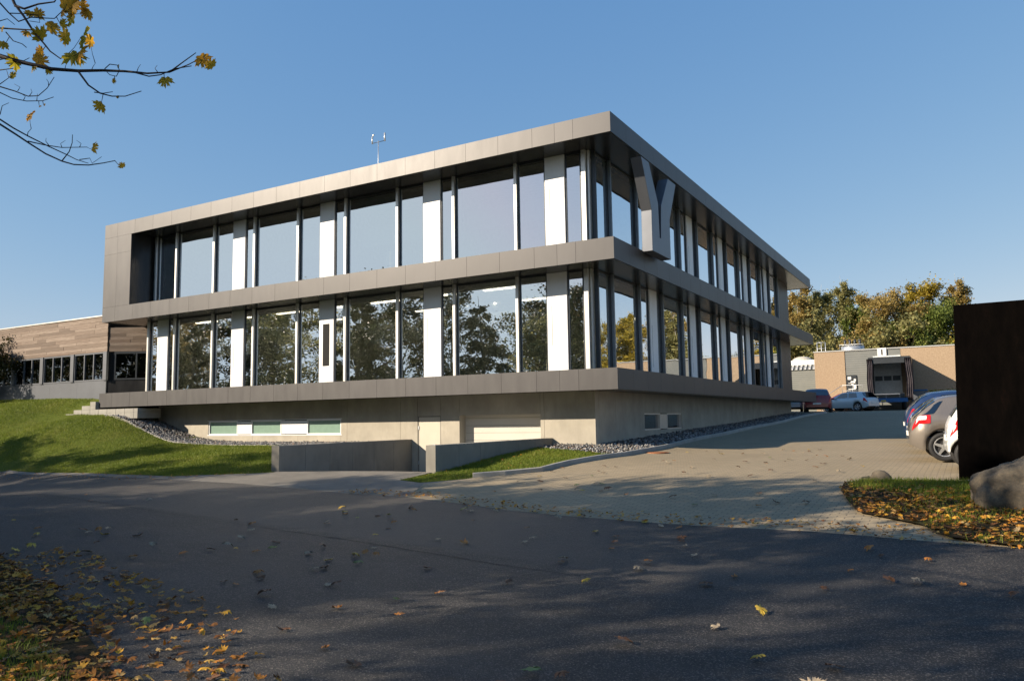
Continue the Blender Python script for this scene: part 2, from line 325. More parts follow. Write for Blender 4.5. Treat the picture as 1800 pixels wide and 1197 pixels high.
L2 = [(-2.78, -5.0), (-3.0, -6.1), (-2.2, -6.35), (-1.7, -5.9)]+KERB[:1]
APRON = [(-90, -1.4), (-30, -3.0)]+L1+[(-8.3, -4.9), (-2.9, -4.9)]+L2[1:]+[(-1.0, -6.4), (0.3, -8.9)]+E_[4::-1]+[(-30, -4.9), (-90, -3.6)]
surface('pavement', APRON, .5, .016, 'slabs')
V = [(7.0, -5.75), (6.65, -6.35)]+GP([(1478, 862), (1490, 880), (1508, 900), (1617, 922), (1667, 944), (1800, 961)], .05)+[(14, -10.5), (14, -5.9)]
surface('paved_yard', KERB[0:1]+[(-1.6, -6.0), (-2.0, -6.5)]+[(E_[4][0], E_[4][1]-.2)]+[(x, y-.12) for x, y in E_[5:]]+[(14, -10.7), (34, -12), (40, 50), (-14, 50), (-14, 34.1)]+KERB[:0:-1], .5, .022, 'paver')
def soil_sheet(name, poly, dz, step=.4): return surface(name, poly, step, dz, 'soil')
soil_sheet('verge', V, .06)
soil_sheet('roadside_verge', NEAR+[(-90, -40), (0, -40), (6.4, -24)], .04, .6)
b = bmesh.new()
def rampz(x, y): t = np.clip((y+4.85)/6.15, 0, 1); return H(x, np.full(len(x), -4.85))*(1-t)-.28*t
surface('ramp', [(-8.4, -4.85), (-2.95, -4.85), (-2.95, 1.9), (-8.4, 1.9)], .5, .012, 'kerb', zf=rampz)
# kerbs
def strip(name, line, wdt, top, depth, mat, label, cat):
    b = bmesh.new(); P = []
    for a, c in zip(line, line[1:]):
        k = max(1, int(math.dist(a, c)/.5)); P += [(a[0]+(c[0]-a[0])*i/k, a[1]+(c[1]-a[1])*i/k) for i in range(k)]
    P.append(line[-1]); rows = []
    for i, p in enumerate(P):
        q0, q1 = P[max(0, i-1)], P[min(len(P)-1, i+1)]; d = Vector((q1[0]-q0[0], q1[1]-q0[1])).normalized(); nx, ny = -d.y, d.x
        z = h1(*p); c = .015
        rows.append([b.verts.new((p[0]+nx*s*wdt, p[1]+ny*s*wdt, z+t)) for s, t in ((0, -depth), (0, top-c), (.12, top), (.88, top), (1, top-c), (1, -depth))])
    for r0, r1 in zip(rows, rows[1:]):
        for k in range(5): b.faces.new((r0[k], r1[k], r1[k+1], r0[k+1]))
    b.faces.new(rows[0]); b.faces.new(rows[-1][::-1]); bmesh.ops.recalc_face_normals(b, faces=b.faces)
    return obj(name, b, mat, label=label, cat=cat)
strip('kerb', KERB[:], .12, .13, .2, 'kerb', 'long concrete kerb between the paved yard and the gravel strip beside the office building', 'kerb')
GK = GP([(184, 731), (234, 747), (271, 766), (305, 778), (367, 782), (484, 784)])
strip('edging', GK, .06, .04, .2, 'kerb', 'thin concrete edging between the left lawn and the dark gravel bed', 'edging')
# ------------------------------------------------------------------ scatter: stones, blades, leaves
def scatter_pts(poly, n, keep=None):
    P = np.array(poly); lo, hi = P.min(0), P.max(0); out = np.zeros((0, 2))
    while len(out) < n:
        q = rng.uniform(lo, hi, (n*2, 2)); k = inside(poly, q[:, 0], q[:, 1])
        if keep is not None: k &= keep(q)
        out = np.vstack([out, q[k]])
    return out[:n]
def rotmats(n, tilt):
    a = rng.uniform(0, 2*np.pi, n); t = rng.normal(0, tilt, n); u = rng.uniform(0, 2*np.pi, n)
    def rz(a): c, s, o, l = np.cos(a), np.sin(a), np.zeros_like(a), np.ones_like(a); return np.stack([c, -s, o, s, c, o, o, o, l], 1).reshape(-1, 3, 3)
    c, s, o, l = np.cos(t), np.sin(t), np.zeros_like(t), np.ones_like(t); rx = np.stack([l, o, o, o, c, -s, o, s, c], 1).reshape(-1, 3, 3)
    return rz(u)@rx@rz(a)
OV = np.array([(1, 0, 0), (-1, 0, 0), (0, 1, 0), (0, -1, 0), (0, 0, 1), (0, 0, -1), (.62, .62, .5), (-.6, .6, -.5), (.6, -.6, -.5), (-.62, -.6, .5)], float)
b = bmesh.new(); [b.verts.new(v) for v in OV]; bmesh.ops.convex_hull(b, input=b.verts); bmesh.ops.triangulate(b, faces=b.faces); b.verts.index_update()
OF = np.array([[v.index for v in f.verts] for f in b.faces]); b.free()
def stones(name, pts, size, label, dz=0):
    n = len(pts); R = rotmats(n, 1.2); s = rng.uniform(.6, 1.5, (n, 1, 3))*size*rng.uniform(.6, 1.3, (n, 1, 1)); v = OV[None]*s*rng.uniform(.8, 1.2, (n, len(OV), 1))
    v = np.einsum('nij,nkj->nki', R, v); v[..., :2] += pts[:, None]; v[..., 2] += H(pts[:, 0], pts[:, 1])[:, None]+dz+rng.uniform(-.2, .9, n)[:, None]*size
    F = (OF[None]+np.arange(n)[:, None, None]*len(OV)).reshape(-1, 3)
    return obj(name, npmesh(name, v.reshape(-1, 3), F, 3, np.repeat(rng.random(n), len(OV))), 'gravel', label=label, cat='gravel', kind='stuff')
GL = GK+[(-9.0, -.05)]+[(-8.7, 1.28), (-22.6, 1.28), (-23.2, -.3)]
surface('gravel_bed', GL, .5, .01, 'soil')
stones('gravel', scatter_pts(GL, 9000), .034, 'grey and rusty gravel sloping along the front basement wall')
GR = [(-2.75, .15), (-1.2, -.25), (.2, -.55), (.49, -.3), (.56, 2.3), (.57, 32), (-1.28, 32), (-1.28, 1.28), (-2.75, 1.28)]
surface('gravel_strip', GR, .5, .01, 'soil')
stones('gravel', scatter_pts(GR, 9000), .034, 'pale gravel strip along the side basement wall beside the yard')
def blades(name, pts, hgt, wid, label, dz=0):
    n = len(pts); a = rng.uniform(0, 2*np.pi, n); hh = hgt*rng.uniform(.5, 1.3, n); l = rng.normal(0, .45, (n, 2))*hh[:, None]; z = H(pts[:, 0], pts[:, 1])+dz
    d = np.stack([np.cos(a), np.sin(a)], 1)*wid*rng.uniform(.6, 1.3, n)[:, None]
    v = np.zeros((n, 3, 3)); v[:, 0, :2] = pts-d; v[:, 1, :2] = pts+d; v[:, 2, :2] = pts+l; v[:, :2, 2] = z[:, None]-.005; v[:, 2, 2] = z+hh
    pat = np.sin(pts[:, 0]*1.3+2*np.sin(pts[:, 1]*.9))*.12+np.sin(pts[:, 1]*3.1+pts[:, 0]*.4)*.08
    r = np.clip(rng.normal(.42, .2, n)+pat, 0, 1)
    return obj(name, npmesh(name, v.reshape(-1, 3), np.arange(n*3).reshape(-1, 3), 3, np.repeat(r, 3)), 'blade', label=label, cat='grass', kind='stuff')
LAWN1 = [(-42, -1.8), (-30, -3.0)]+L1+[(-8.7, -4.8), (-8.65, -.1)]+GK[::-1]+[(-24.6, .1), (-26.7, .1), (-26.7, 1.1), (-42, 1.1)]
blades('grass', scatter_pts(LAWN1, 110000), .06, .008, 'green mown lawn rising to the left of the ramp')
LAWN2 = L2+KERB[1:6]+[(.2, -.55), (-1.2, -.25), (-2.75, .15)]
blades('grass', scatter_pts(LAWN2, 22000), .055, .006, 'small sunlit lawn between the ramp wall and the kerb')
gr = lambda q: (np.sin(q[:, 0]*2.3+1)+np.sin(q[:, 1]*2.9+q[:, 0])+.8*np.sin(q[:, 0]*5.1-q[:, 1]*4.3)) > .1
GV = [(7.0, -5.8), (6.7, -6.4), (6.9, -7.2), (7.6, -7.6), (8.2, -8.2), (9.5, -8.7), (13, -8.8), (13, -6)]
blades('grass', scatter_pts(GV, 22000), .085, .005, 'rough green grass on the verge below the dark sign slab', .05)
blades('grass', scatter_pts(V, 9000, gr), .07, .005, 'thin grass poking through fallen leaves beside the boulder', .05)
NV = [(6.2, -19.4), (4.2, -17.9), (1.5, -16.9), (-2, -15.8), (-6, -15.2), (-8, -19), (2, -22), (6, -22)]
blades('grass', scatter_pts(NV, 40000, gr), .07, .004, 'grass tufts among the leaf litter at the near road edge', .03)
# maple leaf template
def leaf_template(teeth=True):
    half = [(0, -.05), (.22, -.16), (.42, -.10), (.38, .02), (.62, .06), (.74, .22), (.60, .24), (.95, .55), (.70, .52), (.66, .66), (.44, .50), (.36, .52), (.50, .92), (.34, .84), (.26, .98), (.12, .66)]
    if not teeth: half = [(0, -.05), (.42, -.12), (.38, .04), (.74, .2), (.95, .55), (.44, .5), (.48, .9), (.14, .68)]
    tip = [(0, 1.15)]; half2 = [(.14, .95), (.06, .98)] if teeth else []
    right = half[:-1]+[half[-1]]+half2; P = right+tip+[(-x, y) for x, y in right[:0:-1]]
    P = np.array([(0, .3)]+P); P[:, 1] -= .3; return P*.6
def leaf_arrays(T, curl=.5, rs=rng):
    r2 = (T**2).sum(1); z = -curl*r2+rs.uniform(-.06, .06, len(T)); n = len(T)-1
    F = np.array([(0, i+1, (i+1) % n+1) for i in range(n)]); return np.column_stack([T, z]), F
LT, LS = leaf_template(), leaf_template(False)
def litter(name, pts, size, label, mat='litter', dz=.02, tilt=.35, T=LS):
    n = len(pts); V0, F0 = leaf_arrays(T, 0); k = len(V0); R = rotmats(n, tilt)
    v = np.repeat(V0[None], n, 0); r2 = (V0[:, :2]**2).sum(1)
    v[..., 2] = -rng.uniform(-.9, 1.1, n)[:, None]*r2[None]+rng.normal(0, .05, (n, k)); v *= (size*rng.uniform(.6, 1.35, n))[:, None, None]
    v = np.einsum('nij,nkj->nki', R, v); v[..., :2] += pts[:, None]; v[..., 2] += (H(pts[:, 0], pts[:, 1])+dz+rng.uniform(0, .035, n))[:, None]
    F = (F0[None]+np.arange(n)[:, None, None]*k).reshape(-1, 3)
    return obj(name, npmesh(name, v.reshape(-1, 3), F, 3, np.repeat(rng.beta(1.3, 1.3, n), k)), mat, label=label, cat='leaves', kind='stuff')
# ------------------------------------------------------------------ office building
OB = empty('office_building', 'two storey glass office with dark metal bands above a bare concrete basement', 'building', (0, 0, 0))
LX, WY, g = 24.57, 33.82, 1.2
ZL0, ZL1, ZM0, ZM1, ZR0, ZR1 = 2.411, 3.026, 6.178, 6.826, 9.967, 10.58
jf = [0, -1.22]+[-1.22-.0-.0*k for k in []]; jf = [0, -1.22, -1.84, -2.62]
while jf[-1] > -LX+1.5: jf.append(jf[-1]-1.237)
jf.append(-LX)
def band(name, z0, z1, soff=True, jx=jf):
    rt = obj(name, B((-LX+.06, -.06, .06, WY-.06, z0+.09, z1-.02)), 'gap', OB)
    f = bmesh.new(); e = .004
    for a, c in zip(jx[1:], jx[:-1]): box(f, a+(e if a > -LX else 0), c-(e if c < 0 else 0), 0, .05, z0, z1)
    obj('fascia', f, 'fascia', rt)
    f = bmesh.new(); y = .052
    while y < WY-.1:
        y2 = min(y+1.2, WY); box(f, -.05, 0, y, y2-.006, z0, z1); y = y2
    obj('fascia', f, 'fascia', rt)
    obj('fascia', B((-LX, -LX+.05, .052, WY, z0, z1), (-LX+.052, -.052, WY-.05, WY, z0, z1)), 'fascia', rt)
    f = bmesh.new(); x = -.052
    while x > -LX+.2:
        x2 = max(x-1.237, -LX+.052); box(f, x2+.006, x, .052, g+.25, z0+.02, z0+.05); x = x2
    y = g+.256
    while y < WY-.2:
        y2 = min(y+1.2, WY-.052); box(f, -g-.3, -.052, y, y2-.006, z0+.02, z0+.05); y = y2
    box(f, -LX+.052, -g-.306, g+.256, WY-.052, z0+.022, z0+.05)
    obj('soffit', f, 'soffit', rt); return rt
band('roof', ZR0, ZR1); band('upper_floor_slab', ZM0, ZM1); band('ground_floor_slab', ZL0, ZL1)
obj('roof_membrane', B((-LX+.055, -.055, .055, WY-.055, ZR1-.018, ZR1-.008)), 'concrete2', OB)
# left end box of the upper storey
f = bmesh.new(); xs = [-LX, -23.62, -22.65]; zs = [ZM1+.003, 9.2, ZR0-.003]
for a, c in zip(xs, xs[1:]):
    for p, q in zip(zs, zs[1:]): box(f, a+.003, c-.003, .0, .05, p+.003, q-.003)
ep = obj('end_wall', f, 'fascia', OB); obj('end_wall_lining', B((-22.70, -22.653, .052, WY-.1, ZM1, ZR0+.019), (-LX, -22.71, .06, WY-.1, ZM1, ZR0+.019)), 'soffit', OB)
# end pier
f = bmesh.new(); y = 28.8
while y < 32.1: box(f, -2.2, -g+.03, y, y+.84, ZM1, ZR0+.02); box(f, -2.2, -g+.03, y, y+.84, ZL1, ZM0+.02); y += .848
obj('end_pier', f, 'fascia', OB)
obj('rear_wall', B((-LX+.3, -2.3, 32.0, 32.2, ZM1, ZR0+.02), (-LX+.3, -2.3, 32.0, 32.2, ZL1, ZM0+.02)), 'fascia', OB)
# inside
inner = simple('pale_interior_paint', (.8, .82, .7), .8); M['inner'] = inner; M['ceil'] = simple('ceiling_tiles', (.8, .8, .76), .9)
m, n, b_, o_ = newmat('lit_lamp_diffuser'); b_.inputs['Emission Color'].default_value = (1, .86, .66, 1); b_.inputs['Emission Strength'].default_value = 3.5; M['lamp'] = m
M['screen'] = simple('grey_green_screen', (.78, .8, .68), .8, 0, .04); M['carpet'] = simple('grey_carpet', (.5, .47, .4), .95)
for z0, z1 in ((ZL1, ZM0), (ZM1, ZR0)):
    obj('interior_floor', B((-22.6, -g-.15, g+.12, 31.9, z0-.018, z0+.02)), 'carpet', OB)
    obj('ceiling', B((-22.6, -g-.32, g+.27, 31.9, z1-.12, z1+.018)), 'ceil', OB)
    obj('interior_wall', B((-22.6, -8.0, 8.0, 8.15, z0, z1-.12), (-8.0, -7.85, 8.0, 31.9, z0, z1-.12), (-22.6, -22.45, 1.6, 8, z0, z1-.12)), 'inner', OB)
    for mx in (-6.33, -11.25, -16.16, -21.05):
        obj('partition', B((mx-.72, mx-.58, 1.75, 7.99, z0+.02, z1-.12)), 'inner', OB)
        obj('screen', B((mx-.28, mx+3.6, 2.5, 2.56, z0+1.54, z0+2.32)), 'screen', OB)
    for mx in (-20, -17.5, -15, -12.5, -10, -7.5, -5):
        for yy in ((1.85, 4.6) if z0 < 5 else ()): obj('ceiling_lamp', B((mx-.65, mx+.65, yy, yy+.14, z1-.16, z1-.121)), 'lamp', OB)  # front row added between glass and screens so the screens are lit
    for y in ((9, 13, 18, 22.5, 27) if z0 < 5 else ()): obj('ceiling_lamp', B((-4.2, -4.06, y-.65, y+.65, z1-.16, z1-.121)), 'lamp', OB)
    for y in (7.2, 11.9, 16.6, 21.3, 26.1): obj('partition', B((-7.84, -2.6, y+.55, y+.68, z0+.02, z1-.12)), 'inner', OB)
    # rear corner closing walls of the storey
def pane(wd, axis, a0, a1, z0, z1):
    b = bmesh.new(); fr = bmesh.new(); t = .045
    if axis == 'x':
        box(fr, a0, a0+t, g-.03, g+.05, z0, z1); box(fr, a1-t, a1, g-.03, g+.05, z0, z1); box(fr, a0+t, a1-t, g-.03, g+.05, z1-t, z1); box(fr, a0+t, a1-t, g-.03, g+.05, z0, z0+t*.5)
        vs = [(a0+t, g, z0+t*.5), (a1-t, g, z0+t*.5), (a1-t, g, z1-t), (a0+t, g, z1-t)]
    else:
        box(fr, -g-.05, -g+.03, a0, a0+t, z0, z1); box(fr, -g-.05, -g+.03, a1-t, a1, z0, z1); box(fr, -g-.05, -g+.03, a0+t, a1-t, z1-t, z1); box(fr, -g-.05, -g+.03, a0+t, a1-t, z0, z0+t*.5)
        vs = [(-g, a0+t, z0+t*.5), (-g, a1-t, z0+t*.5), (-g, a1-t, z1-t), (-g, a0+t, z1-t)]
    b.faces.new([b.verts.new(v) for v in vs]); o = obj('window', fr, 'dkalu', OB); obj('pane', b, 'glass', o)
def mull(axis, a, z0, z1):
    if axis == 'x': obj('mullion', B((a-.045, a+.045, g-.13, g-.032, z0, z1)), 'alu', OB)
    else: obj('mullion', B((-g+.032, -g+.13, a-.045, a+.045, z0, z1)), 'midalu', OB)
def panel(axis, a0, a1, z0, z1, slot=False):
    if axis == 'x': o = obj('facade_panel', bevel(B((a0, a1, g-.075, g+.03, z0, z1)), .004, 1), 'white', OB)
    else: o = obj('facade_panel', bevel(B((-g-.03, -g+.075, a0, a1, z0, z1)), .004, 1), 'white', OB)
    if slot:
        obj('opening', B((a0+.19, a1-.2, g-.079, g-.0745, z0+.62, z1-.9)), 'gap', o)
    elif axis == 'x': obj('groove', B((a0+.16, a0+.172, g-.078, g-.0745, z0+.8, z1-1.05)), 'gap', o)
    else: obj('groove', B((-g+.0745, -g+.078, a0+.16, a0+.172, z0+.3, z1-1.3)), 'gap', o)
for lvl, (z0, z1) in enumerate(((ZL1+.06, ZM0+.019), (ZM1+.06, ZR0+.019))):
    ms = [-21.05, -18.6, -16.15, -13.71, -11.25, -8.79, -6.34, -3.87]
    for a in ms: mull('x', a, z0, z1)
    for k in range(0, 8, 2):
        a = ms[k]; c = ms[k+1]; d = ms[k+2] if k+2 < 8 else -1.47
        pane('w', 'x', a+.05, c-.05, z0, z1); pane('m', 'x', c+.05, c+1.14 if k < 6 else -2.8, z0, z1)
        panel('x', *( (c+1.145, c+1.87) if k < 6 else (-2.79, -2.09)), z0, z1, slot=(lvl == 0 and k == 2))
        pane('n', 'x', c+1.875 if k < 6 else -2.085, d-.05, z0, z1)
    if lvl == 0:
        mull('x', -22.85, z0, z1); pane('n', 'x', -22.8, -22.24, z0, z1); panel('x', -22.235, -21.53, z0, z1); pane('n', 'x', -21.525, -21.1, z0, z1)
    else: mull('x', -22.46, z0, z1); pane('w', 'x', -22.41, -21.1, z0, z1)
    obj('sill', B((-22.9 if lvl == 0 else -22.6, -1.3, g-.09, g+.1, z0-.064, z0)), 'white', OB)
    obj('sill', B((-g-.1, -g+.06, g+.15, 28.8, z0-.064, z0)), 'dkalu', OB)
    obj('corner_post', B((-1.47, -1.33, g-.13, g+.03, z0, z1)), 'alu', OB); obj('corner_post', B((-1.3, -1.24, g-.02, g+.1, z0, z1)), 'alu', OB)
    obj('corner_post', B((-g-.03, -g+.1, g+.11, g+.2, z0, z1)), 'dkalu', OB)
    P = 4.755; y0 = 2.5; mull('y', y0, z0, z1); pane('n', 'y', g+.21, y0-.05, z0, z1); y = y0
    for k in range(6):
        pane('w', 'y', y+.05, y+2.33, z0, z1); mull('y', y+2.38, z0, z1)
        if k == 5: break
        pane('m', 'y', y+2.43, y+3.43, z0, z1); panel('y', y+3.435, y+4.18, z0, z1); pane('n', 'y', y+4.185, y+4.70, z0, z1); mull('y', y+P, z0, z1); y += P
# basement
bw = 1.3; xb = -22.25
def wall_boxes(lst, y0=bw, y1=bw+.28):
    f = bmesh.new()
    for a, c, p, q in lst: box(f, a+.005, c-.005, y0, y1, p, q)
    return f
F_ = []
for a, c in zip([xb, -20.6, -18.95], [-20.6, -18.95]): F_.append((a, c, -.6, ZL0+.019))
for a, c in ((-18.95, -16.3), (-16.3, -13.8), (-13.8, -11.6)): F_ += [(a, c, 1.72, ZL0+.019), (a, c, -.6, 1.15)]
F_ += [(-11.6, -11.3, -.6, ZL0+.019), (-11.3, -8.82, -.6, ZL0+.019), (-8.82, -8.06, -.6, ZL0+.019), (-8.06, -7.07, 1.76, ZL0+.019), (-7.07, -6.3, -.6, ZL0+.019), (-6.3, -3.21, 1.76, ZL0+.019), (-3.21, -3.07, -.6, ZL0+.019), (-3.07, -bw, -.6, ZL0+.019)]
BW = obj('basement_wall', wall_boxes(F_), 'concrete', OB)
f = bmesh.new(); y = bw+.28
ys = [bw+.285, 2.9, 5.4]; 
def wy(a, c, p, q): box(f, -bw-.28, -bw, a+.005, c-.005, p, q)
wy(bw+.28, 2.9, -.6, ZL0+.019); wy(2.9, 5.5, -.6, ZL0+.019); wy(5.5, 9.65, 1.74, ZL0+.019); wy(5.5, 9.65, -.6, 1.14)
y = 9.65
while y < 32: wy(y, min(y+2.5, 32.1), -.6, ZL0+.019); y += 2.5
obj('basement_wall', f, 'concrete', OB)
obj('basement_lining', B((xb, -8.1, bw+.285, bw+.35, -.6, ZL0), (-7.05, -6.32, bw+.285, bw+.35, -.6, ZL0), (-3.19, -bw-.29, bw+.285, bw+.35, -.6, ZL0), (-8.1, -7.05, bw+.285, bw+.35, 1.77, ZL0), (-bw-.35, -bw-.285, bw+.36, 32, -.6, ZL0), (xb-.1, xb, bw, 32, -.6, ZL0+.018)), 'gap', OB)
def bwin(spans, axis, z0, z1):
    for k, (a, c, white) in enumerate(spans):
        if axis == 'x':
            if white: obj('spandrel', B((a, c, bw+.03, bw+.2, z0+.03, z1-.03)), 'white', OB)
            else:
                o = obj('basement_window', B((a, c, bw+.02, bw+.2, z0, z0+.05), (a, c, bw+.02, bw+.2, z1-.05, z1), (a, a+.05, bw+.02, bw+.2, z0+.05, z1-.05), (c-.05, c, bw+.02, bw+.2, z0+.05, z1-.05)), 'white', OB)
                obj('pane', B((a+.05, c-.05, bw+.07, bw+.09, z0+.05, z1-.05)), 'frost', o)
        else:
            if white: obj('spandrel', B((-bw-.2, -bw-.03, a, c, z0+.03, z1-.03)), 'alu', OB)
            else:
                o = obj('basement_window', B((-bw-.2, -bw-.02, a, c, z0, z0+.05), (-bw-.2, -bw-.02, a, c, z1-.05, z1), (-bw-.2, -bw-.02, a, a+.05, z0+.05, z1-.05), (-bw-.2, -bw-.02, c-.05, c, z0+.05, z1-.05)), 'alu', OB)
                obj('pane', B((-bw-.12, -bw-.1, a+.05, c-.05, z0+.05, z1-.05)), M['oldglass'], o)
bwin([(-18.95, -17.19, 0), (-17.19, -16.41, 1), (-16.41, -14.71, 0), (-14.71, -13.35, 1), (-13.35, -11.6, 0)], 'x', 1.15, 1.72)
bwin([(5.5, 7.18, 0), (7.18, 7.94, 1), (7.94, 9.65, 0)], 'y', 1.14, 1.74)
obj('basement_frame', B((-19.0, -11.55, bw-.012, bw+.02, 1.72, 1.745), (-19.0, -11.55, bw-.012, bw+.02, 1.12, 1.15)), 'white', OB)
M['cream'] = simple('cream_door_paint', (.5, .46, .38), .5, 0, .04, 2)
dr = obj('basement_door', bevel(B((-8.02, -7.11, bw+.02, bw+.08, -.27, 1.73)), .006, 1), 'cream', OB)
b = bmesh.new(); tube(b, [(-7.24, bw+.02, .78), (-7.24, bw-.05, .78), (-7.38, bw-.05, .78)], .012, 6); obj('handle', b, 'steel', dr)
obj('hinge', B((-8.04, -8.0, bw, bw+.05, 1.3, 1.42)), 'steel', dr); obj('hinge', B((-8.04, -8.0, bw, bw+.05, .1, .22)), 'steel', dr)
obj('door_frame', B((-8.06, -8.025, bw+.01, bw+.2, -.3, 1.76), (-7.105, -7.07, bw+.01, bw+.2, -.3, 1.76), (-8.025, -7.105, bw+.01, bw+.2, 1.735, 1.76)), 'concrete2', dr)
f = bmesh.new(); z = -.3
while z < 1.75: box(f, -6.3, -3.21, bw+.36, bw+.42, z+.002, min(z+.24, 1.78)); z += .245
M['gwhite'] = simple('off_white_door', (.5, .48, .43), .5, 0, .04, 2); gd = obj('garage_door', f, 'gwhite', OB); obj('reveal', B((-6.31, -6.296, bw+.29, bw+.42, -.3, 1.77), (-3.214, -3.2, bw+.29, bw+.42, -.3, 1.77), (-6.3, -3.21, bw+.29, bw+.42, 1.762, 1.79)), 'concrete', gd)
# retaining walls beside the ramp
def rwall(x0, x1, y0, y1, zt, label):
    f = bmesh.new(); y = y0
    while y < y1-.05:
        y2 = min(y+1.02, y1)
        if y1-y2 < .3: y2 = y1
        box(f, x0, x1, y+.003, y2-.003, -.7, zt); y = y2
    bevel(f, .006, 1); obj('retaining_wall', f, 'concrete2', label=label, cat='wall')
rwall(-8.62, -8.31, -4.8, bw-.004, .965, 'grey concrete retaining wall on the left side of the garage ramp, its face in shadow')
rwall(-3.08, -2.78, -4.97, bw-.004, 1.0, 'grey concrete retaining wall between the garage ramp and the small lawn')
# big metal letter
LY = empty('letter_sign', 'large blue grey metal letter Y standing on the upper floor edge', 'sign', (.1, 2.9, ZM1))
yz = [(2.05, 6.72), (3.78, 6.72), (3.79, 8.05), (4.55, 9.44), (3.75, 9.44), (2.99, 8.36), (2.87, 7.26), (2.75, 7.26), (2.70, 8.36), (1.96, 9.50), (1.29, 9.50), (2.07, 8.01)]
b = bmesh.new(); prism(b, [(y-2.9, z-ZM1) for y, z in yz], 'x', 0, .34); bmesh.ops.bevel(b, geom=list(b.edges), offset=.006, segments=1, affect='EDGES'); obj('letter_body', b, 'letter', LY)
obj('bracket', B((-.14, .06, -.5, -.42, .0, .12), (-.14, .06, .4, .48, .0, .12)), 'dkalu', LY)
# weather mast
WM = empty('weather_mast', 'thin steel weather mast with small wind sensors on the office roof', 'mast', (-10.42, 2, ZR1))
b = bmesh.new(); tube(b, [(0, 0, 0), (0, 0, 1.78)], .015, 8); obj('pole', b, 'steel', WM)
b = bmesh.new(); tube(b, [(-.3, 0, 1.72), (.32, 0, 1.72)], .012, 6); obj('crossarm', b, 'dkalu', WM)
b = bmesh.new(); tube(b, [(-.3, 0, 1.7), (-.3, 0, 1.98)], .028, 8); tube(b, [(-.3, 0, 1.98), (-.22, 0, 2.06), (-.34, .06, 2.08)], .025, 6); obj('wind_vane', b, 'alu', WM)
b = bmesh.new(); tube(b, [(.32, 0, 1.7), (.32, 0, 2.02)], .032, 8); obj('anemometer', b, 'alu', WM)
# steps at the left end
f = bmesh.new()
for k in range(5):
    x0 = -26.83+.61*k; z0 = 1.98+.172*k; x = x0
    end = -21.6 if k < 1 else (-LX-.02 if z0+.172 > ZL0 else -21.6)
    while x < end-.1: x2 = min(x+.62, end); box(f, x+.003, x2-.003, -.15+.004*k, .95, z0 if k else 1.9, z0+.17); x = x2
bevel(f, .008, 1); obj('stone_steps', f, 'kerb', label='grey block steps climbing under the left end of the office slab', cat='steps')
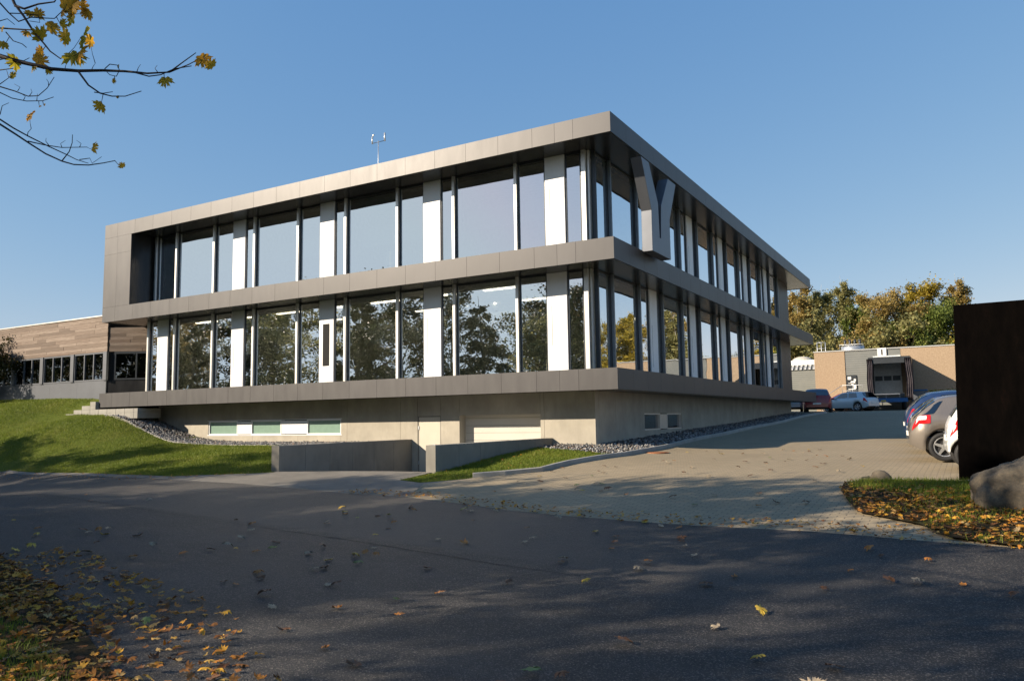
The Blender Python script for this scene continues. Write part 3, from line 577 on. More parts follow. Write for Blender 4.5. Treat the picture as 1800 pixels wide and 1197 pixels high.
# ------------------------------------------------------------------ trees
def grow_tree(seed, h, cr, cb, nl, ls, style='maple', limbs=16, trunk_r=None, sp=.62):
    """returns (trunk mesh, crown mesh): a tapered trunk with limbs, a crown of small leaf faces round the twigs"""
    R = random.Random(seed); rg = np.random.default_rng(seed); b = bmesh.new(); tr = trunk_r or h*.016; cl = []
    top = Vector((R.uniform(-.04, .04)*h, R.uniform(-.04, .04)*h, h*.93))
    def tp(t): return Vector((top.x*t+math.sin(t*5+seed)*.012*h, top.y*t+math.cos(t*4+seed)*.012*h, top.z*t))
    tube(b, [tp(i/9) - (Vector((0, 0, .3)) if i == 0 else Vector()) for i in range(10)], [tr*(1.25 if i == 0 else (1-i/9.6)) for i in range(10)], 8)
    for k in range(limbs):
        t = cb/h+(.93-cb/h)*((k+R.random()*.8)/limbs); p0 = tp(min(t, .98)); u = (t*h-cb)/(h-cb); az = k*2.4+R.uniform(-.5, .5)
        if style == 'maple': env = cr*math.sqrt(max(.05, 1-(max(0, u-.25)/.8)**2))*R.uniform(.65, 1.12); up = .25+.5*u
        elif style == 'birch': env = cr*(1-u*.8)*R.uniform(.6, 1.15); up = .7
        else: env = cr*(1-u*.9)*R.uniform(.85, 1.1); up = -.05
        d = Vector((math.cos(az), math.sin(az), up)).normalized(); L = env; pts = [p0]; p = p0.copy()
        for i in range(4):
            d = (d+Vector((R.uniform(-.16, .16), R.uniform(-.16, .16), .06 if style != 'birch' else -.12))).normalized(); p = p+d*L/4; pts.append(p.copy())
        r0 = tr*(1-t)*.55+.012; tube(b, pts, [r0*(1-.8*i/4) for i in range(5)], 5)
        ns = 7 if style == 'maple' else 5
        for j in range(ns):
            f = R.uniform(.3, 1); q = pts[min(3, int(f*4))].lerp(pts[min(4, int(f*4)+1)], f*4-int(f*4)); dd = (d*.6+Vector((R.uniform(-1, 1), R.uniform(-1, 1), R.uniform(-.5, .8) if style == 'maple' else R.uniform(-.9, .5)))).normalized()
            l2 = L*R.uniform(.2, .42)+.25; e = q+dd*l2; m_ = q.lerp(e, .5)+Vector((R.uniform(-.1, .1), R.uniform(-.1, .1), .05))*l2
            tube(b, [q, m_, e], [r0*.35, r0*.22, .006], 3, cap=False); cl += [(m_, l2*.33), (e, l2*.42), (e+Vector((0, 0, -.12*l2)), l2*.35)]
            for s_ in range(2):
                e2 = m_+Vector((R.uniform(-1, 1), R.uniform(-1, 1), R.uniform(-.6, .8)))*l2*.5; tube(b, [m_, e2], [.012, .005], 3, cap=False); cl.append((e2, l2*.3))
    tm = bpy.data.meshes.new('trunk'); b.to_mesh(tm); b.free()
    cc = np.array([tuple(c[0]) for c in cl]); cs = np.array([c[1] for c in cl]); wgt = cs**1.3*rg.uniform(.1, 1.6, len(cs)); wgt /= wgt.sum()
    idx = rg.choice(len(cc), nl, p=wgt); tone = rg.normal(0, .16, len(cc))
    P = cc[idx]+rg.normal(0, 1, (nl, 3))*cs[idx][:, None]*sp*np.array([1, 1, .75 if style != 'birch' else 1.4])
    T = np.array([(0, -.5), (.42, -.1), (.3, .3), (0, .6), (-.3, .3), (-.42, -.1)]); V0 = np.column_stack([T, -.3*(T[:, 0]**2)])
    global rng; old = rng; rng = rg; Rm = rotmats(nl, 1.1); rng = old
    v = np.einsum('nij,nkj->nki', Rm, np.repeat(V0[None], nl, 0)*(ls*rg.uniform(.6, 1.3, nl))[:, None, None])+P[:, None]
    F = (np.array([[0, 1, 2], [0, 2, 3], [0, 3, 4], [0, 4, 5]])[None]+np.arange(nl)[:, None, None]*6).reshape(-1, 3)
    at = np.clip(.5+tone[idx]+rg.normal(0, .13, nl)+.18*(P[:, 2]/h-.6), 0, 1)
    return tm, npmesh('crown', v.reshape(-1, 3), F, 3, np.repeat(at, 6))
def tree(name, meshes, x, y, leaf, bark, sc, rz, label, cat='tree', group=None, z=None):
    e = empty(name, label, cat, (x, y, h1(x, y) if z is None else z), rz, group); e.scale = (sc, sc, sc)
    for nm, me, mt in (('trunk', meshes[0], bark), ('crown', meshes[1], 'leaf_'+leaf)):
        o = bpy.data.objects.new(nm, me); C.objects.link(o); o.parent = e
        if not me.materials: me.materials.append(None)
        o.material_slots[0].link = 'OBJECT'; o.material_slots[0].material = M[mt]
    return e
TM = [grow_tree(11, 11, 4.0, 1.6, 11500, .165), grow_tree(12, 11, 3.8, 2.0, 9500, .165, limbs=14), grow_tree(15, 12, 3.6, 2.4, 5200, .19, limbs=13), grow_tree(17, 12, 4.0, 2.2, 6000, .19, limbs=15)]
TC = grow_tree(21, 13, 3.1, 1.0, 16000, .2, 'spruce', 26)
TB = [grow_tree(31, 15, 3.0, 2.5, 32000, .17, 'birch', 26, .14, .85), grow_tree(32, 14, 3.6, 2.0, 34000, .17, 'maple', 20, .17, .85), grow_tree(33, 16, 2.3, 3, 28000, .16, 'birch', 26, .13, .85)]
# roadside trees behind and to the left of the photographer (their shade lies on road and lawn; many show in the front glass, some unseen ones are added for shade)
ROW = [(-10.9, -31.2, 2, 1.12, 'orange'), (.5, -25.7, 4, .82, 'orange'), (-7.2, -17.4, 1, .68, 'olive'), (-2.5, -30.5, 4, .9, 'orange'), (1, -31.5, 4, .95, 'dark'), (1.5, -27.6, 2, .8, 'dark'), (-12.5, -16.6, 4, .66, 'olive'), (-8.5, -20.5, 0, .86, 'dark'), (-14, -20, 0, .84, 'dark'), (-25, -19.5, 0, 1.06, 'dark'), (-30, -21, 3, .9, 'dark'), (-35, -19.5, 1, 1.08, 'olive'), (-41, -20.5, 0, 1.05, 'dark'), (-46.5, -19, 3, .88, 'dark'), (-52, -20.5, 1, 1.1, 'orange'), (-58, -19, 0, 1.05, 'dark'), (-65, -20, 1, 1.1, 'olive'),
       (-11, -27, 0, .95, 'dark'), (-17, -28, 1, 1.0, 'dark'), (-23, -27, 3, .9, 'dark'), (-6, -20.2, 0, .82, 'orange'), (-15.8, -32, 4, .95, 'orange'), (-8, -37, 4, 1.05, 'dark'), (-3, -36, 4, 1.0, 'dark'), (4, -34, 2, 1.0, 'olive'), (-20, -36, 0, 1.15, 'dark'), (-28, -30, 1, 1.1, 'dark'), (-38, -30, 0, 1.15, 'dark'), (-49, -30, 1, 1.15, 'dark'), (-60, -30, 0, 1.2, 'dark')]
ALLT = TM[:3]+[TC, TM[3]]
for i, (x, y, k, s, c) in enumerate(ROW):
    tree('spruce_tree' if k == 3 else 'maple_tree', ALLT[k], x, y, c, 'bark', s, i*1.7, 'tall tree out of view across the road, for road shade and front glass reflections', group='trees mirrored in the front glass')
# birch belt behind the warehouse
BT = [(-15, 80, 0, 1.0, 'olive', 'bark'), (-9.3, 78, 0, 1.14, 'orange', 'birch'), (-7.6, 84, 1, 1.15, 'olive', 'bark'), (-6.0, 79, 2, 1.06, 'olive', 'birch'), (-3.4, 80, 2, 1.12, 'olive', 'birch'), (-1.2, 78, 0, 1.02, 'green', 'bark'),
      (1.6, 77, 1, 1.02, 'orange', 'birch'), (4.4, 81, 1, 1.1, 'yellow', 'bark'), (4.4, 76, 1, .86, 'green', 'bark'), (7.0, 77, 1, .9, 'green', 'bark'), (8.6, 79, 2, 1.04, 'orange', 'birch'), (11, 77, 0, .52, 'olive', 'birch'),
      (15, 79, 1, .58, 'yellow', 'bark'), (20.5, 77, 0, 1.0, 'olive', 'birch'), (24, 80, 1, 1.05, 'orange', 'bark'), (28, 78, 2, 1.0, 'yellow', 'birch'), (32, 74, 1, 1.0, 'olive', 'bark'), (25, 66, 1, .85, 'yellow', 'bark'), (30, 62, 1, .8, 'olive', 'bark'), (36, 66, 0, .8, 'orange', 'birch'), (41, 60, 1, .8, 'green', 'bark')]
BL = {'olive': 'olive brown autumn tree', 'orange': 'rust coloured birch', 'yellow': 'bright yellow autumn tree', 'green': 'dense green tree'}
where = {0: 'far left of the belt behind the office corner', 1: 'with a pointed top, leftmost full crown right of the roof corner', 2: 'broad, filling the gap right of the roof corner', 3: 'thin and tall, left of the tallest one', 4: 'thin tallest crown above the roof vents', 5: 'dark crown left of the white trunked birch',
         6: 'with a white trunk above the loading dock', 7: 'standing highest above the number sign', 8: 'just right of the white trunk', 9: 'broad and dark, above the right part of the dock', 10: 'with a reddish tall top near the black slab', 11: 'half behind the black slab'}
for i, (x, y, k, s, c, bk) in enumerate(BT):
    lab = BL[c]+' '+where[i] if i in where else 'autumn tree right of the belt, seen only mirrored in the side glass'
    tree('birch_tree' if bk == 'birch' else 'broadleaf_tree', TB[k], x, y, c, bk, s, i*2.1, lab, group='autumn trees behind the warehouse', z=1.6)
US = grow_tree(41, 5, 3.0, .3, 12000, .15, 'maple', 13, .05)
for i, (x, y, c) in enumerate([(-14, 72, 'yellow'), (-9, 71, 'olive'), (-5, 73, 'olive'), (-1, 72, 'orange'), (3, 73, 'olive'), (6.5, 72, 'green'), (10, 73, 'yellow'), (14, 72, 'olive'), (18, 73, 'orange')]):
    tree('bush', US, x, y, c, 'bark', (1.5+.3*math.sin(i*2)) if i < 7 else .9, i, ['yellow bush seen below the far roof corner of the office', 'olive bush seen under the middle overhang of the office', 'olive bush behind the annex skylight', 'rusty bush behind the ladder on the warehouse roof', 'olive bush behind the round roof vent', 'green bush behind the number sign', 'yellow bush behind the warehouse, nearest the black slab', 'olive bush mirrored in the side glass', 'rusty bush mirrored in the side glass'][i], 'bush', 'undergrowth behind the warehouse', z=2)
tree('broadleaf_tree', TM[1], -43, -5.5, 'dark', 'bark', .95, 1, 'tree left of the lawn, throwing its shadow on the plank wall')
tree('shrub', US, float(on_y(-34, 700, .3)[0]), .3, 'dark', 'bark', .55, 2, 'dark bush at the left end of the lawn in front of the plank wall', 'bush')
# overhanging maple: trunk left of the photographer, two boughs reaching into the picture
MT = tree('maple_tree', TM[2], -3.4, -19.0, 'orange', 'bark', .8, .4, 'maple with thin overhanging twigs and last yellow leaves, nearest the photographer')
def P3(px, py, d): return Vector(at_d(px, py, d))
b = bmesh.new(); Z4 = lambda l, d0, d1: [P3(x*.259, y*.259, d0+(d1-d0)*i/(len(l)-1)) for i, (x, y) in enumerate(l)]
tk = Vector((-3.4, -19.0, 5.2))
BP = []
def bough(l, d0, d1, r0, r1, anchor=None):
    p = Z4(l, d0, d1)
    for (a, c), (pa, pc) in zip(zip(l, l[1:]), zip(p, p[1:])): BP.extend([(a[0]+(c[0]-a[0])*t/4, a[1]+(c[1]-a[1])*t/4, pa.lerp(pc, t/4)) for t in range(5)])
    if anchor is not None: a = Vector(anchor); p = [a, a.lerp(p[0], .5)+Vector((0, 0, .25))]+p
    n = len(p); tube(b, p, [r0+(r1-r0)*(i/(n-1))**.7 for i in range(n)], 6)
bough([(-60, 365), (0, 382), (150, 425), (350, 470), (530, 483), (700, 480), (850, 486), (1000, 500), (1150, 492), (1280, 440), (1385, 385)], 4.6, 4.4, .02, .002, tk)
bough([(1150, 492), (1240, 425), (1330, 360)], 4.4, 4.4, .005, .0025); bough([(900, 490), (1010, 520), (1090, 510), (1180, 470), (1300, 450)], 4.4, 4.4, .004, .0025)
bough([(530, 485), (600, 580), (680, 635), (760, 655), (850, 655), (960, 620)], 4.45, 4.5, .006, .0025); bough([(640, 628), (700, 635), (765, 625)], 4.5, 4.5, .003, .002)
bough([(60, -60), (100, 30), (160, 110), (230, 220), (300, 300), (340, 350), (410, 400), (450, 380)], 4.0, 4.0, .011, .0025, (-3.4, -19.0, 6.6)); bough([(100, 40), (165, 62), (260, 30), (370, 15), (390, -20)], 4.0, 4.0, .007, .003)
bough([(-30, -10), (60, 90), (125, 148), (210, 120), (300, 125), (370, 128), (420, 80)], 4.2, 4.1, .006, .002, (-3.4, -19.0, 6.4)); bough([(60, 92), (160, 95), (260, 105), (270, 155), (200, 145)], 4.2, 4.2, .003, .002)
bough([(-40, 190), (80, 198), (200, 205), (330, 210)], 4.1, 4.1, .006, .003, (-3.4, -19.0, 6.0)); bough([(40, 220), (90, 280), (150, 300), (180, 325)], 4.1, 4.1, .003, .002)
bough([(-60, 570), (0, 590), (100, 620), (190, 655), (260, 652), (320, 600), (368, 525)], 4.7, 4.7, .006, .002, (-3.4, -19.0, 5)); bough([(-60, 600), (0, 630), (80, 668), (180, 688), (290, 686), (365, 660)], 4.7, 4.8, .005, .002, (-3.4, -19.0, 5))
bough([(-60, 780), (0, 812), (90, 870), (190, 925), (330, 995), (450, 1050), (520, 1085), (600, 1110)], 4.9, 4.9, .009, .002, (-3.4, -19.0, 4.6))
bough([(-60, 800), (0, 845), (110, 915), (200, 975), (310, 1045), (420, 1095), (500, 1118), (600, 1122), (700, 1108), (780, 1092)], 4.9, 4.8, .010, .0025, (-3.4, -19.0, 4.5))
bough([(190, 960), (300, 985), (420, 1003), (590, 1000)], 4.9, 4.9, .004, .002); bough([(422, 1092), (470, 1030), (490, 970), (492, 915)], 4.9, 4.9, .004, .002); bough([(185, 925), (190, 900), (212, 875)], 4.9, 4.9, .003, .0015)
bough([(540, 1085), (610, 1075), (625, 1110), (690, 1065)], 4.85, 4.85, .003, .0015); bough([(0, 780), (15, 720), (60, 700)], 4.8, 4.8, .003, .0015); bough([(710, 470), (745, 438), (800, 445), (810, 480), (790, 520), (745, 510), (715, 480)], 4.4, 4.4, .003, .002)
bough([(-20, 480), (60, 470), (140, 460)], 4.6, 4.6, .004, .002); bough([(-10, 580), (60, 530), (45, 480)], 4.6, 4.6, .003, .0015); bough([(-20, 150), (50, 130), (100, 170)], 4.2, 4.2, .003, .0015)
bough([(-20, 410), (60, 395), (160, 415), (200, 395)], 4.5, 4.5, .004, .002)
R_ = random.Random(5)
for (x, y) in [(440, 468), (620, 472), (930, 478), (1070, 484), (200, 645), (120, 612), (330, 578), (250, 678), (330, 978), (420, 994), (540, 994), (160, 674)]:
    bough([(x, y+8), (x+R_.uniform(-20, 20), y-18), (x+R_.uniform(-30, 30), y-40)], 4.6, 4.6, .0025, .001)
BRB = b; MPI = (Matrix.Translation(MT.location) @ Matrix.Rotation(.4, 4, 'Z') @ Matrix.Scale(.8, 4)).inverted()
lv = [(205, 95, 70), (175, 30, 150), (500, 40, 150), (560, 50, 130), (480, 125, 100), (350, 180, 110), (425, 165, 80), (440, 250, 110), (560, 240, 170), (610, 280, 100), (500, 380, 150), (540, 360, 130), (270, 240, 110), (180, 225, 60), (275, 345, 60), (265, 410, 130), (230, 455, 80), (330, 480, 60), (100, 420, 120),
      (85, 515, 65), (20, 300, 80), (12, 200, 50), (200, 785, 110), (680, 720, 95), (635, 1000, 95), (830, 1125, 60), (1120, 545, 105), (1375, 405, 120), (1430, 440, 90), (262, 95, 80), (420, 90, 60), (590, 90, 90), (770, 550, 40), (800, 450, 30), (795, 660, 30), (270, 722, 25), (300, 712, 22)]
Vs, Fs, At, o_ = [], [], [], 0
for i, (x, y, s) in enumerate(lv):
    if i == 1: x, y = 455, 30
    nb_ = min(BP, key=lambda q: (q[0]-x)**2+(q[1]-y)**2); dn_ = float((np.array(nb_[2])-CAM)@FW); T, F = leaf_arrays(LT, .5); c = P3(x*.259, y*.259, dn_); tube(BRB, [nb_[2], nb_[2].lerp(c, .5)+Vector((0, 0, -.012)), c], [.0022, .0014, .0012], 4); sc = s*.259/FPX*4.3*1.1
    e = Matrix.Rotation(R_.uniform(-2.6, 2.6)+math.pi, 3, Vector(FW)) @ Matrix.Rotation(R_.uniform(-.7, .7), 3, Vector(RT)) @ Matrix.Rotation(R_.uniform(-.7, .7), 3, Vector(UP))
    for q in T: Vs.append(tuple(c+(e@(Vector(RT)*q[0]+Vector(UP)*q[1]-Vector(FW)*q[2]))*sc))
    Fs.append(F+o_); o_ += len(T); At += [R_.random()]*len(T)
fo = obj('foliage', npmesh('foliage', np.array(Vs), np.vstack(Fs), 3, At), 'mleaf'); fo.parent = MT; fo.matrix_parent_inverse = MPI; br = obj('branch', BRB, 'twig'); br.parent = MT; br.matrix_parent_inverse = MPI
# ------------------------------------------------------------------ plank clad wing on the left and the shaded link
def mat_plank(name, cols):
    m, n, b, o = newmat(name); gm = N(n, 'ShaderNodeNewGeometry'); v = coords(n, (.5, 1, 9)); f = noise(n, v, 4, 6, .7)
    c = ramp(n, gm.outputs['Random Per Island'], cols); c = mixc(n, ramp(n, f, [(.35, (.6, .6, .6)), (.65, (0, 0, 0))]), c, (.1, .065, .045))
    n.links.new(c, b.inputs['Base Color']); b.inputs['Roughness'].default_value = .85; bump(n, b, f, .4, .01); return m
M['plank'] = mat_plank('weathered_planks', [(0, (.13, .1, .08)), (.3, (.22, .17, .135)), (.7, (.31, .25, .205)), (1, (.18, .13, .1))])
WW = empty('plank_clad_wing', 'low wing with weathered wooden planks above a band of grey windows', 'building', (-31, 1.2, 2.9))
def wpart(n, b, m, p=None, lab=None):
    o = obj(n, b, m, p or WW, label=lab)
    if p is None: o.location = (31, -1.2, -2.9)
    return o
f = bmesh.new(); z = 5.06; R_ = random.Random(3)
while z < 6.72:
    x = -60; hh = R_.choice([.11, .14, .17]); hh = min(hh, 6.745-z)
    while x < -26.02: x2 = min(x+R_.uniform(.7, 3.2), -26.0); box(f, x+.002, x2-.002, 1.2-R_.uniform(0, .014), 1.24, z, z+hh-.005); x = x2
    z += hh
wpart('planks', f, 'plank'); wpart('wall', B((-60, -26.0, 1.245, 14, 2.5, 6.73)), 'gap'); wpart('coping', B((-60.05, -25.98, 1.15, 14, 6.735, 6.79)), 'alu')
wpart('base_panel', B(*[(x, x+2.28, 1.19, 1.243, 2.7, 3.71) for x in [-26.0-2.285*k for k in range(1, 15)]]), 'letter')
k = 0; x = -26.2
while x > -58:
    x0 = x-2.35; fr = B((x0, x, 1.17, 1.243, 3.72, 3.78), (x0, x, 1.17, 1.243, 4.98, 5.04), (x0, x0+.05, 1.17, 1.243, 3.781, 4.979), (x-.05, x, 1.17, 1.243, 3.781, 4.979), (x0+.78, x0+.84, 1.17, 1.243, 3.781, 4.979), (x0+1.52, x0+1.58, 1.17, 1.243, 3.781, 4.979))
    w_ = wpart('window', fr, 'letter'); q = bmesh.new(); q.faces.new([q.verts.new(v) for v in ((x0+.05, 1.21, 3.78), (x-.05, 1.21, 3.78), (x-.05, 1.21, 4.98), (x0+.05, 1.21, 4.98))]); obj('pane', q, 'oldglass', w_)
    wpart('pilaster', B((x+.003, x+.27, 1.13, 1.243, 3.715, 5.045)), 'letter'); x = x0-.275
LK = empty('link_wall', 'dark shaded plank wall with a window joining the wing to the office', 'wall', (-25.98, 1.25, 2.9), .52)
f = bmesh.new(); z = 2.15
while z < 3.25:
    x = .02; hh = .14
    while x < 7: x2 = min(x+R_.uniform(.7, 3), 7); box(f, x+.002, x2-.002, -R_.uniform(0, .012), .04, z, z+hh-.005); x = x2
    z += hh
obj('planks', f, 'plank', LK); obj('wall', B((.01, 7, .041, .3, -1, 3.3)), 'gap', LK); obj('base_panel', B((.01, 7, -.01, .04, -.8, .8)), 'soffit', LK)
w_ = obj('window', B((.3, 3.3, -.03, .04, .82, .9), (.3, 3.3, -.03, .04, 2.04, 2.14), (.3, .37, -.03, .04, .9, 2.04), (1.3, 1.37, -.03, .04, .9, 2.04), (2.3, 2.37, -.03, .04, .9, 2.04), (3.23, 3.3, -.03, .04, .9, 2.04)), 'dkalu', LK)
q = bmesh.new(); q.faces.new([q.verts.new(v) for v in ((.37, 0, .9), (3.23, 0, .9), (3.23, 0, 2.04), (.37, 0, 2.04))]); obj('pane', q, 'oldglass', w_)
# ------------------------------------------------------------------ warehouse beyond the yard
m, n, b_, o_ = newmat('aggregate_concrete'); v = coords(n); f1 = noise(n, v, 9, 5, .8); f2 = noise(n, v, .6, 3)
c = ramp(n, f1, [(.3, (.19, .135, .085)), (.5, (.34, .25, .165)), (.72, (.46, .36, .25))]); c = mixc(n, f2, c, mixc(n, .7, c, (.3, .22, .15)))
n.links.new(c, b_.inputs['Base Color']); b_.inputs['Roughness'].default_value = .95; M['aggr'] = m
m, n, b_, o_ = newmat('grey_ribbed_cladding'); v = coords(n); wv = N(n, 'ShaderNodeTexWave', bands_direction='Z'); wv.inputs['Scale'].default_value = 1.7; n.links.new(v, wv.inputs[0])
n.links.new(ramp(n, noise(n, v, 1, 3), [(.3, (.14, .15, .145)), (.7, (.175, .18, .17))]), b_.inputs['Base Color']); b_.inputs['Roughness'].default_value = .5; bump(n, b_, wv.outputs[1], .3, .03); M['clad'] = m
YB = 50.0
WH = empty('warehouse', 'low warehouse with pebbled tan walls, grey cladding and a loading dock', 'building', (0, 0, 0))
segs = [(-2.55, -.11, 'aggr'), (-.11, 4.11, 'clad'), (4.11, 9.5, 'aggr'), (9.5, 13.5, 'clad'), (13.5, 19, 'aggr')]
for a, c, mt in segs: obj('wall', B((a+.01, c-.01, YB if mt == 'aggr' else YB+.05, YB+.3, 1.2, 6.86)), mt, WH)
obj('wall', B((-2.55, -2.3, YB+.31, YB+18, 1.2, 6.86), (18.7, 19, YB+.31, YB+18, 1.2, 6.86)), 'aggr', WH)
obj('roof', B((-2.5, 18.9, YB+.2, YB+18, 6.6, 6.8)), 'concrete2', WH); obj('coping', B((-2.6, 19.05, YB-.05, YB+.33, 6.865, 6.95), (-2.6, -2.25, YB+.335, YB+18, 6.865, 6.95)), 'alu', WH)
dk0, dk1 = float(on_y(1526, 640, 46.4)[0]), float(on_y(1600, 640, 46.4)[0]); zt = float(on_y(1560, 627, 46.4)[2])
DK = obj('loading_dock', B((dk0, dk1, 46.4, YB-.01, zt-.12, zt), (dk0, dk0+.06, 46.5, YB-.01, 3.1, zt-.125), (dk1-.06, dk1, 46.5, YB-.01, 3.1, zt-.125), (dk0, dk1, 46.4, 46.46, zt-.5, zt-.125)), 'dkalu', WH)
def curtain(x0, x1, z0, z1, y0):
    b = bmesh.new(); nx = 14; rows = []
    for i in range(nx+1):
        u = i/nx; rows.append([b.verts.new((x0+(x1-x0)*u+.035*math.sin(z*2.3+x0), y0+.06*math.sin(u*22+z), z)) for z in np.linspace(z0, z1, 9)])
    for r0, r1 in zip(rows, rows[1:]):
        for k in range(8): f = b.faces.new((r0[k], r1[k], r1[k+1], r0[k+1])); f.smooth = True
    bmesh.ops.solidify(b, geom=b.faces[:], thickness=.02); return b
M['tarp'] = simple('purple_grey_tarp', (.075, .065, .08), .6)
obj('curtain', curtain(dk0-.12, dk0+.3, 2.6, zt-.13, 46.3), 'tarp', DK); obj('curtain', curtain(dk1-.35, dk1+.1, 2.6, zt-.13, 46.3), 'tarp', DK)
gx0, gx1 = 2.05, 4.1
M['doorg'] = simple('pale_grey_door', (.68, .7, .7), .5)
dd = obj('dock_door', B((gx0, gx1, YB-.06, YB+.04, 3.1, 4.3), (gx0, gx1, YB-.06, YB+.04, 4.31, 4.6), (gx0, gx1, YB-.06, YB+.04, 4.61, 6.3)), 'doorg', WH)
for k in range(3): obj('window', B((gx0+.08+k*.66, gx0+.64+k*.66, YB-.09, YB-.061, 4.26, 4.64)), 'dkalu', dd)
M['bluepaint'] = simple('blue_painted_steel', (.02, .12, .3), .5); M['redpaint'] = simple('red_paint', (.4, .02, .02), .4); M['whitep'] = simple('white_paint', (.75, .75, .72), .5); M['yellowp'] = simple('yellow_paint', (.6, .42, .05), .5); M['black'] = simple('black_rubber', (.012, .012, .013), .7)
TR = empty('flatbed_trailer', 'blue flatbed trailer backed up to the loading dock with a striped bar', 'trailer', (3.1, 45.5, 0)); bx = lambda *a: B(*a)
tz = 2.45
tx = [(-1.75, 1.55)]
obj('frame', B((-1.75, 1.6, -.1, .05, tz, tz+.3), (-1.6, -1.45, .06, 3.6, tz+.05, tz+.3), (1.3, 1.45, .06, 3.6, tz+.05, tz+.3)), 'bluepaint', TR); obj('deck', B((-1.7, 1.55, .06, 3.7, tz+.31, tz+.38)), 'dkalu', TR)
obj('reflector', B((-1.3, -.45, -.125, -.102, tz+.06, tz+.16)), 'whitep', TR); obj('reflector', B((-.25, .1, -.125, -.102, tz+.06, tz+.16)), 'yellowp', TR)
for s in (-1.3, 1.25):
    q = bmesh.new(); tube(q, [(s-.15, 1.4, 2.2), (s+.15, 1.4, 2.2)], .42, 20); obj('wheel', q, 'black', TR)
obj('light_box', B((1.1, 1.4, -.13, -.102, tz+.33, tz+.7)), 'dkalu', TR)
obj('rail', B((-1.7, 1.1, -.02, 0.0, tz+.6, tz+.64), *[(x, x+.03, -.02, 0.0, tz+.31, tz+.6) for x in (-1.7, -.8, .1, 1.05)]), 'steel', TR)
# number sign, door with notices, steps and railing
NS = empty('number_sign', 'small white sign with a black number 1 above the loading dock', 'sign', (2.75, YB+.02, 6.3))
obj('board', B((-.33, .33, -.1, -.06, -.02, .66)), 'whitep', NS)
cu = bpy.data.curves.new('numeral', 'FONT'); cu.body = '1'; cu.size = .62; cu.extrude = .008; cu.align_x = 'CENTER'; cu.offset = .02
to = bpy.data.objects.new('numeral', cu); C.objects.link(to); bpy.context.view_layer.update(); me = bpy.data.meshes.new_from_object(to.evaluated_get(bpy.context.evaluated_depsgraph_get())); bpy.data.objects.remove(to)
o = obj('numeral', me, 'black', NS); o.location = (0, -.11, .1); o.rotation_euler = (math.pi/2, 0, 0)
ed = obj('entrance_door', B((-.09, .72, YB-.03, YB+.04, 3.05, 4.82)), 'dkalu', WH)
for a in ((.03, .3, 4.45, 4.7), (.25, .6, 4.2, 4.32), (.3, .45, 3.98, 4.17), (.05, .6, 4.13, 4.17), (.5, .66, 4.32, 4.5), (.45, .66, 3.7, 4.0), (.05, .6, 3.62, 3.68)): obj('notice', B((a[0], a[1], YB-.045, YB-.032, a[2], a[3])), 'whitep', ed)
ST = empty('entrance_stairs', 'concrete landing and steps with thin steel handrails in front of the glazed side door', 'stairs', (0, YB-.02, 0))
obj('landing', B((-.3, 1.3, -1.3, 0, 2.92, 3.0), (-.25, -.18, -1.25, -1.18, 1.6, 2.91), (1.2, 1.27, -1.25, -1.18, 1.6, 2.91)), 'steel', ST); obj('treads', B(*[(-.3-.28*(k+1), -.303-.28*k, -1.2, -.1, 2.78-.17*k, 2.82-.17*k) for k in range(6)]), 'steel', ST)
q = bmesh.new(); tube(q, [(1.28, -1.25, 3.0), (1.28, -1.25, 3.95), (-.28, -1.25, 3.95), (-.28, -1.25, 3.0)], .025, 6); tube(q, [(-.28, -1.25, 3.95), (-2.0, -1.25, 2.85), (-2.0, -1.25, 1.9)], .025, 6); tube(q, [(.5, -1.25, 3.95), (.5, -1.25, 3.0)], .02, 6); tube(q, [(1.28, -1.25, 3.5), (-.28, -1.25, 3.5)], .018, 6); obj('handrail', q, 'steel', ST)
# roof plant
RV = empty('roof_vent', 'round metal roof vent with a row of pipes on the warehouse roof', 'vent', (.1, 54, 6.8))
q = bmesh.new(); tube(q, [(0, 0, 0), (0, 0, .75)], .95, 24); obj('drum', q, 'steel', RV)
for k in range(4): q = bmesh.new(); tube(q, [(-.6+.4*k, 0, .76), (-.6+.4*k, 0, 1.35)], .1, 8); obj('pipe', q, 'dkalu', RV)
q = bmesh.new(); tube(q, [(-.95, -.9, .0), (-.95, -.9, .85), (.95, -.9, .85), (.95, -.9, 0)], .03, 5); obj('rail', q, 'steel', RV)
RL = empty('roof_ladder', 'steel ladder hoop rising over the left corner of the warehouse roof', 'ladder', (-2.5, 54, 6.8))
q = bmesh.new()
for x in (-.35, 0, .35): tube(q, [(x, 0, -.5), (x, 0, 1.25)], .035, 5)
tube(q, [(-.35, 0, 1.25), (.35, 0, 1.25)], .035, 5); tube(q, [(-.35, 0, .7), (.35, 0, .7)], .03, 5); obj('rails', q, 'steel', RL)
DM = empty('roof_dome', 'small low skylight dome on the warehouse roof left of the vent', 'skylight', (-1.1, 54, 6.8))
q = bmesh.new(); bmesh.ops.create_uvsphere(q, u_segments=16, v_segments=10, radius=.45, matrix=Matrix.Scale(.6, 4, (0, 0, 1))); obj('dome', q, 'steel', DM); obj('curb', B((-.5, .5, -.5, .5, 0, .12)), 'alu', DM)
AX = empty('annex', 'grey ribbed annex with a white gutter and a skylight dome behind the office corner', 'building', (0, 0, 0))
obj('wall', B((-16, -2.62, 58, 66, 1.5, 5.85)), 'clad', AX)
q = bmesh.new(); prism(q, [(57.9, 5.86), (58.7, 6.35), (66, 6.35), (66, 5.86)], 'x', -16, -2.62); obj('roof', q, 'clad', AX)
f = bmesh.new(); x = -15.9
while x < -2.8: prism(f, [(57.84, 5.9), (57.86, 5.98), (58.66, 6.45), (58.7, 6.36)], 'x', x, x+.16); x += .4
